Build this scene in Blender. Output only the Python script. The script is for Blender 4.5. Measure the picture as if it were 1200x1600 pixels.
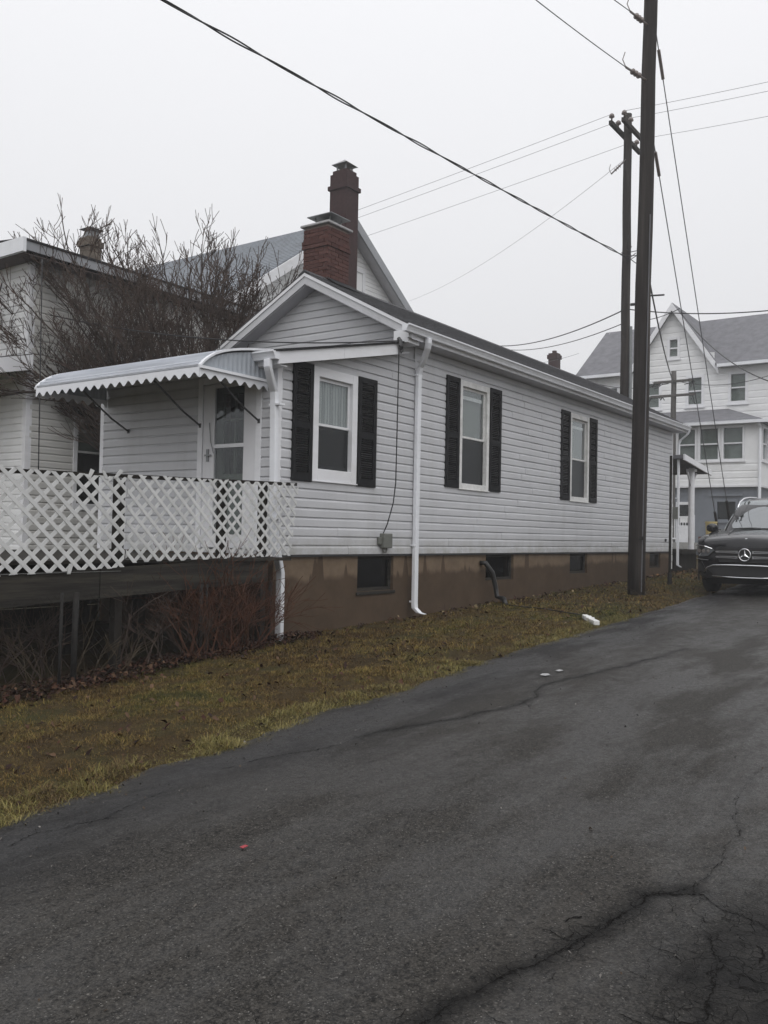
import bpy, bmesh, math, random
import numpy as np
from mathutils import Vector, Matrix
R = math.radians
random.seed(7); RNG = np.random.default_rng(11)
for o in list(bpy.data.objects): bpy.data.objects.remove(o)
SC = bpy.context.scene; COL = SC.collection

# ------------------------------------------------------------------ camera (eye at the origin, X along the street, Y to the houses)
YAW, PITCH, ROLL, FPX = R(35.34), R(1.53), R(1.11), 1406.0
fw = Vector((math.cos(YAW)*math.cos(PITCH), math.sin(YAW)*math.cos(PITCH), math.sin(PITCH)))
r0 = fw.cross(Vector((0, 0, 1))).normalized(); u0 = r0.cross(fw)
rt = r0*math.cos(ROLL)+u0*math.sin(ROLL); up = u0*math.cos(ROLL)-r0*math.sin(ROLL)
cd = bpy.data.cameras.new('camera'); cam = bpy.data.objects.new('camera', cd); COL.objects.link(cam)
cd.sensor_fit = 'VERTICAL'; cd.sensor_height = 36.0; cd.sensor_width = 27.0; cd.lens = 36.0*FPX/1600.0
cd.clip_start = 0.05; cd.clip_end = 3000
cam.matrix_world = Matrix(((rt.x, up.x, -fw.x, 0), (rt.y, up.y, -fw.y, 0), (rt.z, up.z, -fw.z, 0), (0, 0, 0, 1)))
SC.camera = cam
def at(x, y, D):                      # photo pixel + depth in metres -> world point
    return fw*D + rt*((x-600)/FPX*D) - up*((y-800)/FPX*D)
def atX(x, y, X): d = at(x, y, 1); return d*(X/d.x)
def atY(x, y, Y): d = at(x, y, 1); return d*(Y/d.y)

# ------------------------------------------------------------------ overcast sky, weak soft sun, exposure
SUN_EL, SUN_AZ = 52.0, 222.0          # degrees; azimuth measured from +X towards +Y
w = bpy.data.worlds.new('World'); SC.world = w; w.use_nodes = True
nt = w.node_tree; nt.nodes.clear()
sky = nt.nodes.new('ShaderNodeTexSky'); sky.sky_type = 'NISHITA'; sky.sun_disc = False
sky.sun_elevation = R(SUN_EL); sky.sun_rotation = R(90-SUN_AZ); sky.dust_density = 6; sky.air_density = 1.0; sky.ozone_density = 1.0
hs = nt.nodes.new('ShaderNodeHueSaturation'); hs.inputs['Saturation'].default_value = 0.06
cl = nt.nodes.new('ShaderNodeMix'); cl.data_type = 'RGBA'; cl.inputs[0].default_value = 0.86
tc = nt.nodes.new('ShaderNodeTexCoord'); sp = nt.nodes.new('ShaderNodeSeparateXYZ'); nt.links.new(tc.outputs['Generated'], sp.inputs[0])
ov = nt.nodes.new('ShaderNodeMapRange'); ov.inputs['From Min'].default_value = 0; ov.inputs['From Max'].default_value = 1
ov.inputs['To Min'].default_value = 6.4; ov.inputs['To Max'].default_value = 11.6; nt.links.new(sp.outputs[2], ov.inputs['Value'])
tn = nt.nodes.new('ShaderNodeMix'); tn.data_type = 'RGBA'; tn.blend_type = 'MULTIPLY'; tn.inputs[0].default_value = 1; tn.inputs[7].default_value = (.985, .99, 1.02, 1)
nt.links.new(ov.outputs[0], tn.inputs[6]); nt.links.new(tn.outputs[2], cl.inputs[7])      # overcast: clouds brighten evenly from horizon to zenith
bg = nt.nodes.new('ShaderNodeBackground'); bg.inputs[1].default_value = 0.118
wo = nt.nodes.new('ShaderNodeOutputWorld')
nt.links.new(sky.outputs[0], hs.inputs['Color']); nt.links.new(hs.outputs[0], cl.inputs[6])
nt.links.new(cl.outputs[2], bg.inputs[0]); nt.links.new(bg.outputs[0], wo.inputs[0])
sd = bpy.data.lights.new('sun', 'SUN'); sd.energy = 0.8; sd.angle = R(60); sd.color = (1, .98, .95)
so = bpy.data.objects.new('sun', sd); COL.objects.link(so)
sdir = Vector((math.cos(R(SUN_EL))*math.cos(R(SUN_AZ)), math.cos(R(SUN_EL))*math.sin(R(SUN_AZ)), math.sin(R(SUN_EL))))
so.rotation_euler = sdir.to_track_quat('Z', 'Y').to_euler()
vs = SC.view_settings; vs.view_transform = 'Standard'; vs.look = 'None'; vs.gamma = 1; vs.use_curve_mapping = False
vs.exposure = 0.0
SC.cycles.use_denoising = True
SC.cycles.max_bounces = 8; SC.cycles.diffuse_bounces = 3; SC.cycles.glossy_bounces = 4
SC.cycles.transparent_max_bounces = 16; SC.cycles.volume_bounces = 1; SC.cycles.caustics_reflective = False; SC.cycles.caustics_refractive = False

# ------------------------------------------------------------------ materials
MATS = {}
class N:
    def __init__(s, name):
        s.m = bpy.data.materials.new(name); s.m.use_nodes = True; s.t = s.m.node_tree; s.t.nodes.clear()
        s.out = s.new('ShaderNodeOutputMaterial'); s.b = s.new('ShaderNodeBsdfPrincipled'); s.l(s.b.outputs[0], s.out.inputs[0])
        s.co = s.new('ShaderNodeTexCoord'); MATS[name] = s.m
    def new(s, k): return s.t.nodes.new(k)
    def l(s, a, b): s.t.links.new(a, b)
    def noise(s, scale, detail=4, rough=.55, vec=None, dim='3D'):
        n = s.new('ShaderNodeTexNoise'); n.noise_dimensions = dim; n.inputs['Scale'].default_value = scale
        n.inputs['Detail'].default_value = detail; n.inputs['Roughness'].default_value = rough
        s.l(vec if vec is not None else s.co.outputs['Object'], n.inputs['Vector']); return n.outputs['Fac']
    def mapv(s, scale=(1, 1, 1), loc=(0, 0, 0)):
        m = s.new('ShaderNodeMapping'); m.inputs['Scale'].default_value = scale; m.inputs['Location'].default_value = loc
        s.l(s.co.outputs['Object'], m.inputs['Vector']); return m.outputs[0]
    def ramp(s, fac, stops, interp='LINEAR'):
        r = s.new('ShaderNodeValToRGB'); r.color_ramp.interpolation = interp; e = r.color_ramp.elements
        while len(e) < len(stops): e.new(.5)
        for i, (p, c) in enumerate(stops):
            e[i].position = p; e[i].color = (c, c, c, 1) if isinstance(c, (int, float)) else (*c, 1)
        s.l(fac, r.inputs[0]); return r.outputs[0]
    def mix(s, fac, a, b, mode='MIX'):
        m = s.new('ShaderNodeMix'); m.data_type = 'RGBA'; m.blend_type = mode
        for v, i in ((fac, 0), (a, 6), (b, 7)):
            if isinstance(v, (int, float)): m.inputs[i].default_value = v if i == 0 else (v, v, v, 1)
            elif isinstance(v, tuple): m.inputs[i].default_value = (*v, 1)
            else: s.l(v, m.inputs[i])
        return m.outputs[2]
    def math(s, op, a, b=0.0, c=None, clamp=False):
        m = s.new('ShaderNodeMath'); m.operation = op; m.use_clamp = clamp
        for i, v in enumerate((a, b, c)):
            if v is None: continue
            if isinstance(v, (int, float)): m.inputs[i].default_value = v
            else: s.l(v, m.inputs[i])
        return m.outputs[0]
    def bump(s, h, strength=.3, dist=.01):
        b = s.new('ShaderNodeBump'); b.inputs['Strength'].default_value = strength; b.inputs['Distance'].default_value = dist
        s.l(h, b.inputs['Height']); s.l(b.outputs[0], s.b.inputs['Normal'])
    def set(s, **k):
        for n, v in k.items():
            i = s.b.inputs[n.replace('_', ' ')]
            if isinstance(v, (int, float)): i.default_value = v
            elif isinstance(v, tuple): i.default_value = (*v, 1)
            else: s.l(v, i)
        return s
def simple(name, col, rough=.6, var=.12, scale=5, bump=0, bscale=80, bdist=.004, metallic=0, spec=.5, dirt=None, dirt_amt=.5, coat=0, stretch=(1, 1, 1)):
    if rough > .55 and max(col) < .2 and not metallic: spec = .12
    n = N(name); v = n.mapv(stretch)
    f = n.noise(scale, 5, .6, v)
    c = n.mix(n.ramp(f, [(.3, 0), (.72, 1)]), tuple(x*(1-var) for x in col), tuple(min(1, x*(1+var)) for x in col))
    if dirt:
        d = n.ramp(n.noise(scale*.37, 6, .65, n.mapv(stretch, (3, 7, 1))), [(.48, 0), (.75, 1)])
        c = n.mix(n.math('MULTIPLY', d, dirt_amt), c, dirt)
    n.set(Base_Color=c, Roughness=rough, Metallic=metallic, Specular_IOR_Level=spec)
    if coat: n.set(Coat_Weight=coat, Coat_Roughness=.04)
    if bump: n.bump(n.noise(bscale, 4), bump, bdist)
    return n.m
n = N('vinyl'); sxv = n.new('ShaderNodeSeparateXYZ'); n.l(n.co.outputs['Object'], sxv.inputs[0])
c = n.mix(n.ramp(n.noise(2.2, 5, .6, n.mapv((.6, .6, 2.5))), [(.3, 0), (.72, 1)]), (.49, .495, .515), (.55, .555, .575))
c = n.mix(n.math('MULTIPLY', n.ramp(n.noise(1.1, 6, .7, n.mapv((2.4, 2.4, .35), (2, 5, 0))), [(.50, 0), (.74, 1)]), .30), c, (.33, .33, .32))      # faint run-down streaks
spl = n.math('MULTIPLY', n.math('MULTIPLY_ADD', sxv.outputs[2], -2.4, .15, True), n.ramp(n.noise(4.5, 6, .7), [(.36, 0), (.66, 1)]))             # mud splash along the lowest boards
c = n.mix(n.math('MULTIPLY', spl, .75), c, (.26, .25, .20)); n.set(Base_Color=c, Roughness=.5)
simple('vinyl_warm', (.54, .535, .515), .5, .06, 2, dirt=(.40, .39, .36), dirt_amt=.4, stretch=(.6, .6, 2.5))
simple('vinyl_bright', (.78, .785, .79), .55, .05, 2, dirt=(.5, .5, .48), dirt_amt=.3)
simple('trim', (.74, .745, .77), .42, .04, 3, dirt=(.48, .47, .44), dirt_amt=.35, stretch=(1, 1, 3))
simple('trim_worn', (.70, .70, .69), .6, .1, 14, dirt=(.30, .29, .26), dirt_amt=.45, bump=.2, bscale=60)
simple('soffit', (.50, .50, .53), .6, .06, 4)
simple('white_metal', (.76, .775, .81), .35, .04, 4, dirt=(.45, .45, .44), dirt_amt=.3)
simple('awning_metal', (.74, .76, .80), .32, .05, 3, dirt=(.34, .36, .38), dirt_amt=.45, stretch=(3, .5, 2))
simple('awning_grey', (.36, .39, .43), .4, .12, 5)
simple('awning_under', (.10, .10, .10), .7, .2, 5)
simple('shutter', (.011, .0115, .013), .6, .3, 8)
simple('door_white', (.66, .66, .68), .45, .05, 3)
simple('dark_metal', (.03, .03, .032), .5, .3, 9)
simple('grey_metal', (.22, .23, .235), .45, .15, 8, metallic=.6)
simple('galv', (.026, .025, .024), .7, .3, 12, dirt=(.02, .014, .01), dirt_amt=.6)
simple('box_grey', (.13, .135, .12), .55, .1, 6)
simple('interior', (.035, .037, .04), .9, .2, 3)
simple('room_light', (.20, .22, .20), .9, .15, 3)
simple('shade_green', (.17, .19, .165), .8, .15, 4)
simple('door_green', (.10, .115, .095), .6, .12, 4)
simple('mortar', (.24, .20, .18), .9, .2, 30)
simple('cap_cement', (.36, .36, .36), .85, .2, 12, bump=.3, bscale=40)
simple('wood_old', (.026, .024, .021), .8, .45, 3.5, bump=.5, bscale=30, dirt=(.095, .085, .066), dirt_amt=.6, stretch=(.5, 4, 9))
simple('wood_dark', (.022, .019, .016), .85, .4, 4, bump=.4, bscale=30, stretch=(1, 1, .3))
simple('pole_wood', (.026, .022, .0205), .75, .3, 3, bump=.6, bscale=22, bdist=.012, dirt=(.080, .070, .062), dirt_amt=.75, stretch=(7, 7, .3))
simple('pole_grey', (.10, .095, .09), .8, .25, 3, bump=.5, bscale=22, bdist=.01, stretch=(6, 6, .25))
simple('cable', (.018, .018, .02), .55, .2, 4)
simple('wire_grey', (.10, .10, .11), .5, .15, 4)
simple('porcelain', (.16, .13, .12), .3, .2, 6)
simple('bark', (.050, .038, .032), .85, .4, 9, bump=.5, bscale=50)
simple('twig', (.070, .050, .041), .8, .4, 6)
simple('twig_red', (.080, .036, .022), .8, .4, 6)
simple('twig_pale', (.062, .047, .031), .8, .3, 6)
simple('slate', (.17, .19, .215), .55, .25, 6, bump=.3, bscale=40, dirt=(.08, .09, .10), dirt_amt=.6)
simple('shingle', (.080, .080, .085), .85, .3, 9, bump=.5, bscale=150, dirt=(.05, .05, .05), dirt_amt=.5)
simple('shingle_far', (.165, .165, .178), .85, .2, 3, bump=.4, bscale=60)
simple('roll_roof', (.025, .025, .027), .85, .3, 9)
simple('eave_brown', (.13, .105, .10), .7, .2, 4)
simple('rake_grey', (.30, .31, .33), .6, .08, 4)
simple('paint_grey', (.17, .185, .21), .6, .12, 1.5, dirt=(.09, .10, .11), dirt_amt=.5)
simple('steps_concrete', (.28, .28, .27), .9, .2, 4)
simple('bucket', (.50, .40, .17), .5, .06, 5)
simple('crate_red', (.13, .05, .035), .7, .2, 5)
simple('hose', (.012, .012, .012), .45, .2, 10)
simple('rubber', (.012, .012, .012), .8, .2, 20)
simple('car_plastic', (.015, .015, .016), .5, .2, 10)
simple('chrome', (.75, .76, .78), .12, .02, 5, metallic=1)
simple('silver_trim', (.45, .46, .48), .3, .05, 5, metallic=.9)
simple('rim_metal', (.12, .12, .13), .3, .1, 5, metallic=.9)
simple('paper', (.8, .8, .8), .8, .03, 5)
simple('red_paint', (.32, .035, .045), .6, .1, 20)
simple('plastic_bag', (.34, .34, .34), .5, .1, 20)
n = N('car_paint'); n.set(Base_Color=(.008, .008, .010), Roughness=.2, Specular_IOR_Level=.3, Coat_Weight=.4, Coat_Roughness=.03)
n.bump(n.ramp(n.noise(260, 2), [(.62, 0), (.7, 1)]), .12, .002)
n = N('lamp_glass'); n.set(Base_Color=(.10, .11, .12), Roughness=.08, Specular_IOR_Level=.8, Coat_Weight=1.0)
def glass(name, tint, refl, rough=.02, fk=.7):
    n = N(name); n.t.nodes.remove(n.b)
    tr = n.new('ShaderNodeBsdfTransparent'); tr.inputs[0].default_value = (*tint, 1)
    gl = n.new('ShaderNodeBsdfGlossy'); gl.inputs['Roughness'].default_value = rough; gl.inputs['Color'].default_value = (.9, .93, .95, 1)
    fr = n.new('ShaderNodeLayerWeight'); fr.inputs[0].default_value = .5
    k = n.math('MULTIPLY_ADD', n.math('POWER', fr.outputs['Facing'], 3.0), fk, refl, True)
    mx = n.new('ShaderNodeMixShader'); n.l(k, mx.inputs[0]); n.l(tr.outputs[0], mx.inputs[1]); n.l(gl.outputs[0], mx.inputs[2]); n.l(mx.outputs[0], n.out.inputs[0])
glass('glass', (.88, .90, .90), .025)
glass('glass_dim', (.5, .5, .5), .01, .1, .3)
glass('screen', (.30, .31, .32), .035, .4, .35)
glass('windshield', (.42, .47, .46), .27, .03, .4)
# sheer curtain, light and shade of its folds painted as colour bands
n = N('curtain'); wv = n.new('ShaderNodeTexWave'); wv.wave_type = 'BANDS'; wv.bands_direction = 'X'; wv.inputs['Scale'].default_value = 5; wv.inputs['Distortion'].default_value = 3
n.l(n.mapv((1, 1, .25)), wv.inputs[0]); n.set(Base_Color=n.mix(wv.outputs['Fac'], (.24, .25, .25), (.46, .475, .47)), Roughness=.9)
# painted brick
n = N('brick'); oi = n.new('ShaderNodeObjectInfo')
c = n.mix(oi.outputs['Random'], (.072, .031, .027), (.118, .055, .047))
c = n.mix(n.ramp(n.noise(26, 5), [(.45, 0), (.75, .6)]), c, (.045, .024, .021)); n.set(Base_Color=c, Roughness=.8, Specular_IOR_Level=.2); n.bump(n.noise(90, 5), .5, .006)
simple('brick_far', (.045, .024, .024), .8, .25, 14, bump=.5, bscale=30)
simple('brick_brown', (.13, .11, .09), .85, .3, 9, bump=.5, bscale=30)
# damp stucco foundation: water stain climbing the wall in drips
n = N('foundation'); sx = n.new('ShaderNodeSeparateXYZ'); n.l(n.co.outputs['Object'], sx.inputs[0])
drip = n.ramp(n.noise(1.9, 2.5, .6, n.mapv((1.0, 0, .04), (2.3, 0, 0))), [(.575, 0), (.63, 1)])
wav = n.noise(1.1, 5, .6, n.mapv((1, 0, .5)))
lvl = n.math('ADD', n.math('MULTIPLY', drip, .42), n.math('MULTIPLY_ADD', wav, .45, -.92))
lvl = n.math('ADD', lvl, n.math('MULTIPLY', sx.outputs[0], .012))
wet = n.math('MULTIPLY', n.math('SUBTRACT', lvl, sx.outputs[2]), 12, clamp=True)
dry = n.mix(n.ramp(n.noise(5, 6, .65), [(.3, 0), (.7, 1)]), (.135, .098, .067), (.19, .14, .097))
wetc = n.mix(n.ramp(n.noise(3, 6, .65), [(.3, 0), (.7, 1)]), (.062, .042, .027), (.088, .060, .039))
n.set(Base_Color=n.mix(wet, dry, wetc), Roughness=n.math('MULTIPLY_ADD', wet, -.2, .9), Specular_IOR_Level=.15); n.bump(n.noise(70, 5), .35, .006)
# asphalt: attributes crack / wet / seal / craze are modelled on the mesh
n = N('asphalt')
def attr(n, name):
    a = n.new('ShaderNodeAttribute'); a.attribute_name = name; return a.outputs['Fac']
ck, we, se, cz = (attr(n, k) for k in ('crack', 'wet', 'seal', 'craze'))
big = n.noise(.55, 6, .6); mid = n.noise(4.2, 6, .7); fine = n.noise(95, 4, .7)
st = n.new('ShaderNodeTexVoronoi'); st.inputs['Scale'].default_value = 120; n.l(n.co.outputs['Object'], st.inputs['Vector'])
sr = n.new('ShaderNodeSeparateColor'); n.l(st.outputs['Color'], sr.inputs[0])
stone = n.math('MULTIPLY', n.ramp(sr.outputs[0], [(.84, 0), (.95, 1)]), n.ramp(st.outputs['Distance'], [(.30, 1), (.46, 0)]))
c = n.mix(n.ramp(big, [(.3, 0), (.7, 1)]), (.0155, .0145, .0136), (.027, .025, .0228))
streak = n.noise(1.0, 6, .7, n.mapv((.35, 2.6, 1), (4, 1, 0)))
c = n.mix(n.ramp(streak, [(.46, 0), (.68, .75)]), c, (.043, .040, .037))
c = n.mix(n.ramp(mid, [(.40, 0), (.66, .85)]), c, (.0125, .012, .0115))
c = n.mix(n.ramp(n.noise(17, 5, .7, n.mapv((1, 1, 1), (1, 9, 0))), [(.46, 0), (.68, .8)]), c, (.048, .0445, .040))
c = n.mix(n.ramp(fine, [(.42, 0), (.64, .8)]), c, (.080, .074, .066)); c = n.mix(n.ramp(n.noise(46, 3, .6, n.mapv((1, 1, 1), (5, 3, 0))), [(.50, 0), (.68, .9)]), c, (.010, .0098, .0096))
c = n.mix(n.math('MULTIPLY', stone, n.ramp(sr.outputs[1], [(.1, .25), (.9, .95)])), c, (.22, .21, .195))
st2 = n.new('ShaderNodeTexVoronoi'); st2.inputs['Scale'].default_value = 62; n.l(n.mapv((1, 1, 1), (3, 8, 0)), st2.inputs['Vector']); sr2 = n.new('ShaderNodeSeparateColor'); n.l(st2.outputs['Color'], sr2.inputs[0])
stone2 = n.math('MULTIPLY', n.ramp(sr2.outputs[0], [(.80, 0), (.92, 1)]), n.ramp(st2.outputs['Distance'], [(.24, 1), (.42, 0)]))
c = n.mix(n.math('MULTIPLY', stone2, n.ramp(sr2.outputs[2], [(.1, .3), (.9, .9)])), c, n.mix(sr2.outputs[1], (.055, .052, .05), (.17, .16, .145)))
c = n.mix(n.math('MULTIPLY', se, .62), c, (.0165, .0168, .019))
dirtb = n.math('MULTIPLY', attr(n, 'crackdirt'), n.ramp(n.noise(16, 5, .7), [(.35, .25), (.6, 1)])); c = n.mix(n.math('MULTIPLY', dirtb, .36), c, (.008, .0075, .0075)); c = n.mix(n.math('MULTIPLY', ck, .85), c, (.006, .0055, .0055))
vz = n.new('ShaderNodeTexVoronoi'); vz.feature = 'DISTANCE_TO_EDGE'; vz.inputs['Scale'].default_value = 13
vm = n.new('ShaderNodeVectorMath'); vm.operation = 'MULTIPLY_ADD'; nz = n.new('ShaderNodeTexNoise'); nz.inputs['Scale'].default_value = 6; nz.inputs['Detail'].default_value = 3
n.l(n.co.outputs['Object'], nz.inputs['Vector']); n.l(nz.outputs['Color'], vm.inputs[0]); vm.inputs[1].default_value = (.22, .22, .22); n.l(n.co.outputs['Object'], vm.inputs[2])
n.l(vm.outputs[0], vz.inputs['Vector'])
edge = n.math('MULTIPLY', n.ramp(vz.outputs['Distance'], [(.008, 1), (.04, 0)]), n.math('MULTIPLY', cz, n.ramp(n.noise(3.5, 4, .7), [(.38, .1), (.6, 1)])))
c = n.mix(n.math('MULTIPLY', edge, .8), c, (.006, .006, .006))
wetn = n.ramp(n.noise(1.3, 6, .65, n.mapv((.45, 1.3, 1))), [(.42, 0), (.60, 1)])
ww = n.math('MAXIMUM', n.math('MULTIPLY', wetn, .85), n.math('MULTIPLY', we, n.ramp(n.noise(5, 6, .7), [(.36, 0), (.56, 1)])))
ww = n.math('MULTIPLY', n.math('MULTIPLY', ww, n.math('MULTIPLY_ADD', cz, -.85, 1.0, True)), n.math('MULTIPLY', n.ramp(n.noise(21, 5, .75, n.mapv((1, 1, 1), (7, 2, 0))), [(.36, .45), (.60, 1)]), n.ramp(fine, [(.36, .55), (.60, 1)])))
c = n.mix(n.math('MULTIPLY', cz, n.ramp(n.noise(2.6, 5, .7), [(.35, .45), (.6, .95)])), c, (.006, .0058, .0056)); c = n.mix(n.math('MULTIPLY', ww, .3), c, (.012, .012, .0125))
n.set(Base_Color=c, Roughness=n.math('MULTIPLY_ADD', ww, -.42, .58, True), Specular_IOR_Level=n.math('MULTIPLY_ADD', ww, .50, .07, True))
hh = n.math('ADD', n.math('MULTIPLY', fine, .8), n.math('MULTIPLY', stone, .5)); hh = n.math('SUBTRACT', hh, n.math('MULTIPLY', edge, 1.2))
n.bump(hh, .9, .008)
# soil under the lawn, blades and leaves coloured by an attribute
n = N('soil'); f = n.noise(6, 6, .7); g2 = n.noise(1.2, 4, .6)
c = n.mix(n.ramp(f, [(.3, 0), (.7, 1)]), (.024, .016, .008), (.060, .042, .018)); c = n.mix(n.ramp(g2, [(.45, 0), (.65, .6)]), c, (.038, .042, .014))
n.set(Base_Color=c, Roughness=.95, Specular_IOR_Level=.1); n.bump(n.noise(60, 5), .9, .02)
n = N('far_ground'); f = n.noise(.4, 6, .7)
n.set(Base_Color=n.mix(n.ramp(f, [(.3, 0), (.7, 1)]), (.05, .042, .022), (.07, .062, .03)), Roughness=.95)
for nm, ro in (('blade', .75), ('leaf', .7)):
    n = N(nm); a = n.new('ShaderNodeAttribute'); a.attribute_name = 'col'; n.set(Base_Color=a.outputs['Color'], Roughness=ro, Specular_IOR_Level=.12)
n = N('lattice'); oi = n.new('ShaderNodeObjectInfo')
c = n.mix(oi.outputs['Random'], (.50, .505, .50), (.62, .625, .62)); c = n.mix(n.ramp(n.noise(7, 6, .7), [(.52, 0), (.8, .5)]), c, (.30, .295, .27))
n.set(Base_Color=c, Roughness=.5)

# ------------------------------------------------------------------ mesh helpers
ROOTS = {}
class MB:
    def __init__(s): s.v = []; s.f = []; s.mi = []
    def add(s, verts, faces, mi=0):
        b = len(s.v); s.v += [tuple(p) for p in verts]; s.f += [tuple(i+b for i in f) for f in faces]; s.mi += [mi]*len(faces); return s
    def box(s, x0, x1, y0, y1, z0, z1, mi=0):
        return s.add([(x, y, z) for z in (z0, z1) for y in (y0, y1) for x in (x0, x1)],
                     [(0, 2, 3, 1), (4, 5, 7, 6), (0, 1, 5, 4), (2, 6, 7, 3), (0, 4, 6, 2), (1, 3, 7, 5)], mi)
    def boxP(s, P, u0, u1, d0, d1, z0, z1, mi=0):
        return s.add([P(u, d, z) for z in (z0, z1) for d in (d0, d1) for u in (u0, u1)],
                     [(0, 2, 3, 1), (4, 5, 7, 6), (0, 1, 5, 4), (2, 6, 7, 3), (0, 4, 6, 2), (1, 3, 7, 5)], mi)
    def hull8(s, a, b, mi=0):           # two quads joined to a closed block
        return s.add(list(a)+list(b), [(3, 2, 1, 0), (4, 5, 6, 7), (0, 1, 5, 4), (1, 2, 6, 5), (2, 3, 7, 6), (3, 0, 4, 7)], mi)
    def tube(s, pts, r, n=6, mi=0, cap=True):
        pts = [Vector(p) for p in pts]; rs = r if hasattr(r, '__len__') else [r]*len(pts)
        t0 = (pts[1]-pts[0]).normalized(); a = t0.cross(Vector((0, 0, 1)))
        if a.length < .1: a = t0.cross(Vector((1, 0, 0)))
        a.normalize(); rings = []
        for i, p in enumerate(pts):
            t = (pts[min(i+1, len(pts)-1)]-pts[max(i-1, 0)]).normalized()
            a = (a-t*a.dot(t)).normalized(); b = t.cross(a)
            rings.append([p+(a*math.cos(2*math.pi*k/n)+b*math.sin(2*math.pi*k/n))*rs[i] for k in range(n)])
        V = [q for g in rings for q in g]; Fc = []
        for i in range(len(pts)-1):
            for k in range(n): Fc.append((i*n+k, i*n+(k+1) % n, (i+1)*n+(k+1) % n, (i+1)*n+k))
        if cap: Fc += [tuple(range(n-1, -1, -1)), tuple(range((len(pts)-1)*n, len(pts)*n))]
        return s.add(V, Fc, mi)
    def prism(s, poly, ext, mi=0):      # closed polygon (3D points) pushed along ext
        e = Vector(ext); a = [Vector(p) for p in poly]; m = len(a)
        return s.add(a+[p+e for p in a], [tuple(range(m-1, -1, -1)), tuple(range(m, 2*m))]+[(i, (i+1) % m, m+(i+1) % m, m+i) for i in range(m)], mi)
    def rect_tube(s, pts, wx, wy, ax, ay, mi=0):   # rectangular section swept along pts, axes ax, ay
        ax, ay = Vector(ax), Vector(ay); V = []; Fc = []
        for p in pts:
            p = Vector(p); V += [p+ax*a*wx/2+ay*b*wy/2 for a, b in ((-1, -1), (1, -1), (1, 1), (-1, 1))]
        for i in range(len(pts)-1):
            for k in range(4): Fc.append((i*4+k, i*4+(k+1) % 4, i*4+4+(k+1) % 4, i*4+4+k))
        Fc += [(3, 2, 1, 0), tuple(range(4*len(pts)-4, 4*len(pts)))]
        return s.add(V, Fc, mi)
    def build(s, name, mats, parent=None, smooth=False, fix=True):
        me = bpy.data.meshes.new(name); me.from_pydata(s.v, [], s.f)
        for m in ([mats] if isinstance(mats, str) else mats): me.materials.append(MATS[m])
        if any(s.mi): me.polygons.foreach_set('material_index', s.mi)
        if fix:
            bm = bmesh.new(); bm.from_mesh(me); bmesh.ops.recalc_face_normals(bm, faces=bm.faces); bm.to_mesh(me); bm.free()
        if smooth: me.polygons.foreach_set('use_smooth', [True]*len(me.polygons))
        me.update(); return link(name, me, parent)
def link(name, data, parent=None):
    o = bpy.data.objects.new(name, data); COL.objects.link(o)
    if parent is not None: adopt(o, parent)
    return o
def adopt(o, parent):
    o.parent = parent; o.matrix_parent_inverse = ROOTS.get(parent.name, Matrix.Identity(4))
    return o
def empty(name, loc):
    o = bpy.data.objects.new(name, None); COL.objects.link(o); o.location = loc; o.empty_display_size = .3
    ROOTS[o.name] = Matrix.Translation(-Vector(loc)); return o
def tag(o, label, cat, group=None):
    o['label'] = label; o['category'] = cat
    if group: o['group'] = group
    return o
def bevel(o, wdt=.006, seg=2):
    m = o.modifiers.new('bevel', 'BEVEL'); m.width = wdt; m.segments = seg; m.limit_method = 'ANGLE'; m.angle_limit = R(40); return o

# ------------------------------------------------------------------ terrain
def lerp_tab(tab, x):
    xs = [a for a, _ in tab]; ys = [b for _, b in tab]; return np.interp(x, xs, ys)
def gz(X):                                   # the ground climbs gently along the street
    X = np.asarray(X, float); return -1.62+.0305*np.clip(X, -40, 48)+.004*np.clip(X-48, 0, 400)
EDGE = [(-30, 3.6), (0, 4.1), (2.7, 4.32), (3.64, 4.47), (4.85, 4.54), (6.27, 4.68), (7.94, 4.79), (10.06, 4.89), (14.29, 5.03), (18.42, 5.18), (25, 5.5), (36, 6.2), (60, 7)]
_ph = RNG.uniform(0, 6.28, (12,))
def wob(x, s, k=0):
    return sum(np.sin(x*s*f+_ph[(i+k) % 12])/f for i, f in enumerate((1, 2.3, 5.1, 11.7)))/2
_VN = RNG.uniform(-1, 1, (256, 256))
def vnoise(X, Y, oct_=4, gain=.5):
    X = np.asarray(X, float)+100.3; Y = np.asarray(Y, float)+71.7; out = 0; a = 1.0; tot = 0
    for o in range(oct_):
        xi = np.floor(X).astype(int); yi = np.floor(Y).astype(int); fx, fy_ = X-xi, Y-yi; fx = fx*fx*(3-2*fx); fy_ = fy_*fy_*(3-2*fy_); g_ = lambda i, j: _VN[(xi+i) % 256, (yi+j) % 256]
        out = out+a*((g_(0, 0)*(1-fx)+g_(1, 0)*fx)*(1-fy_)+(g_(0, 1)*(1-fx)+g_(1, 1)*fx)*fy_); tot += a; a *= gain; X = X*2.03+17; Y = Y*2.03+31
    return out/tot*1.6
def yedge(X): return lerp_tab(EDGE, X)+.04*wob(X, 2.2)+.075*vnoise(np.asarray(X)*1.7, np.asarray(X)*0+3, 5, .6)
def hnoise(X, Y): return .5*wob(X*1.0+Y*.7, 1.6)+.5*wob(Y*1.1-X*.55, 2.1, 5)
def grid(name, mat, us, vs_, fn, kind='structure', attrs=None, smooth=True):
    U, V = np.meshgrid(us, vs_, indexing='ij'); X, Y, Z = fn(U, V); nu, nv = U.shape
    co = np.stack([X, Y, Z], -1).reshape(-1, 3)
    i = np.arange(nu*nv).reshape(nu, nv); q = np.stack([i[:-1, :-1], i[1:, :-1], i[1:, 1:], i[:-1, 1:]], -1).reshape(-1, 4)
    return co, q, X, Y
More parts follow.
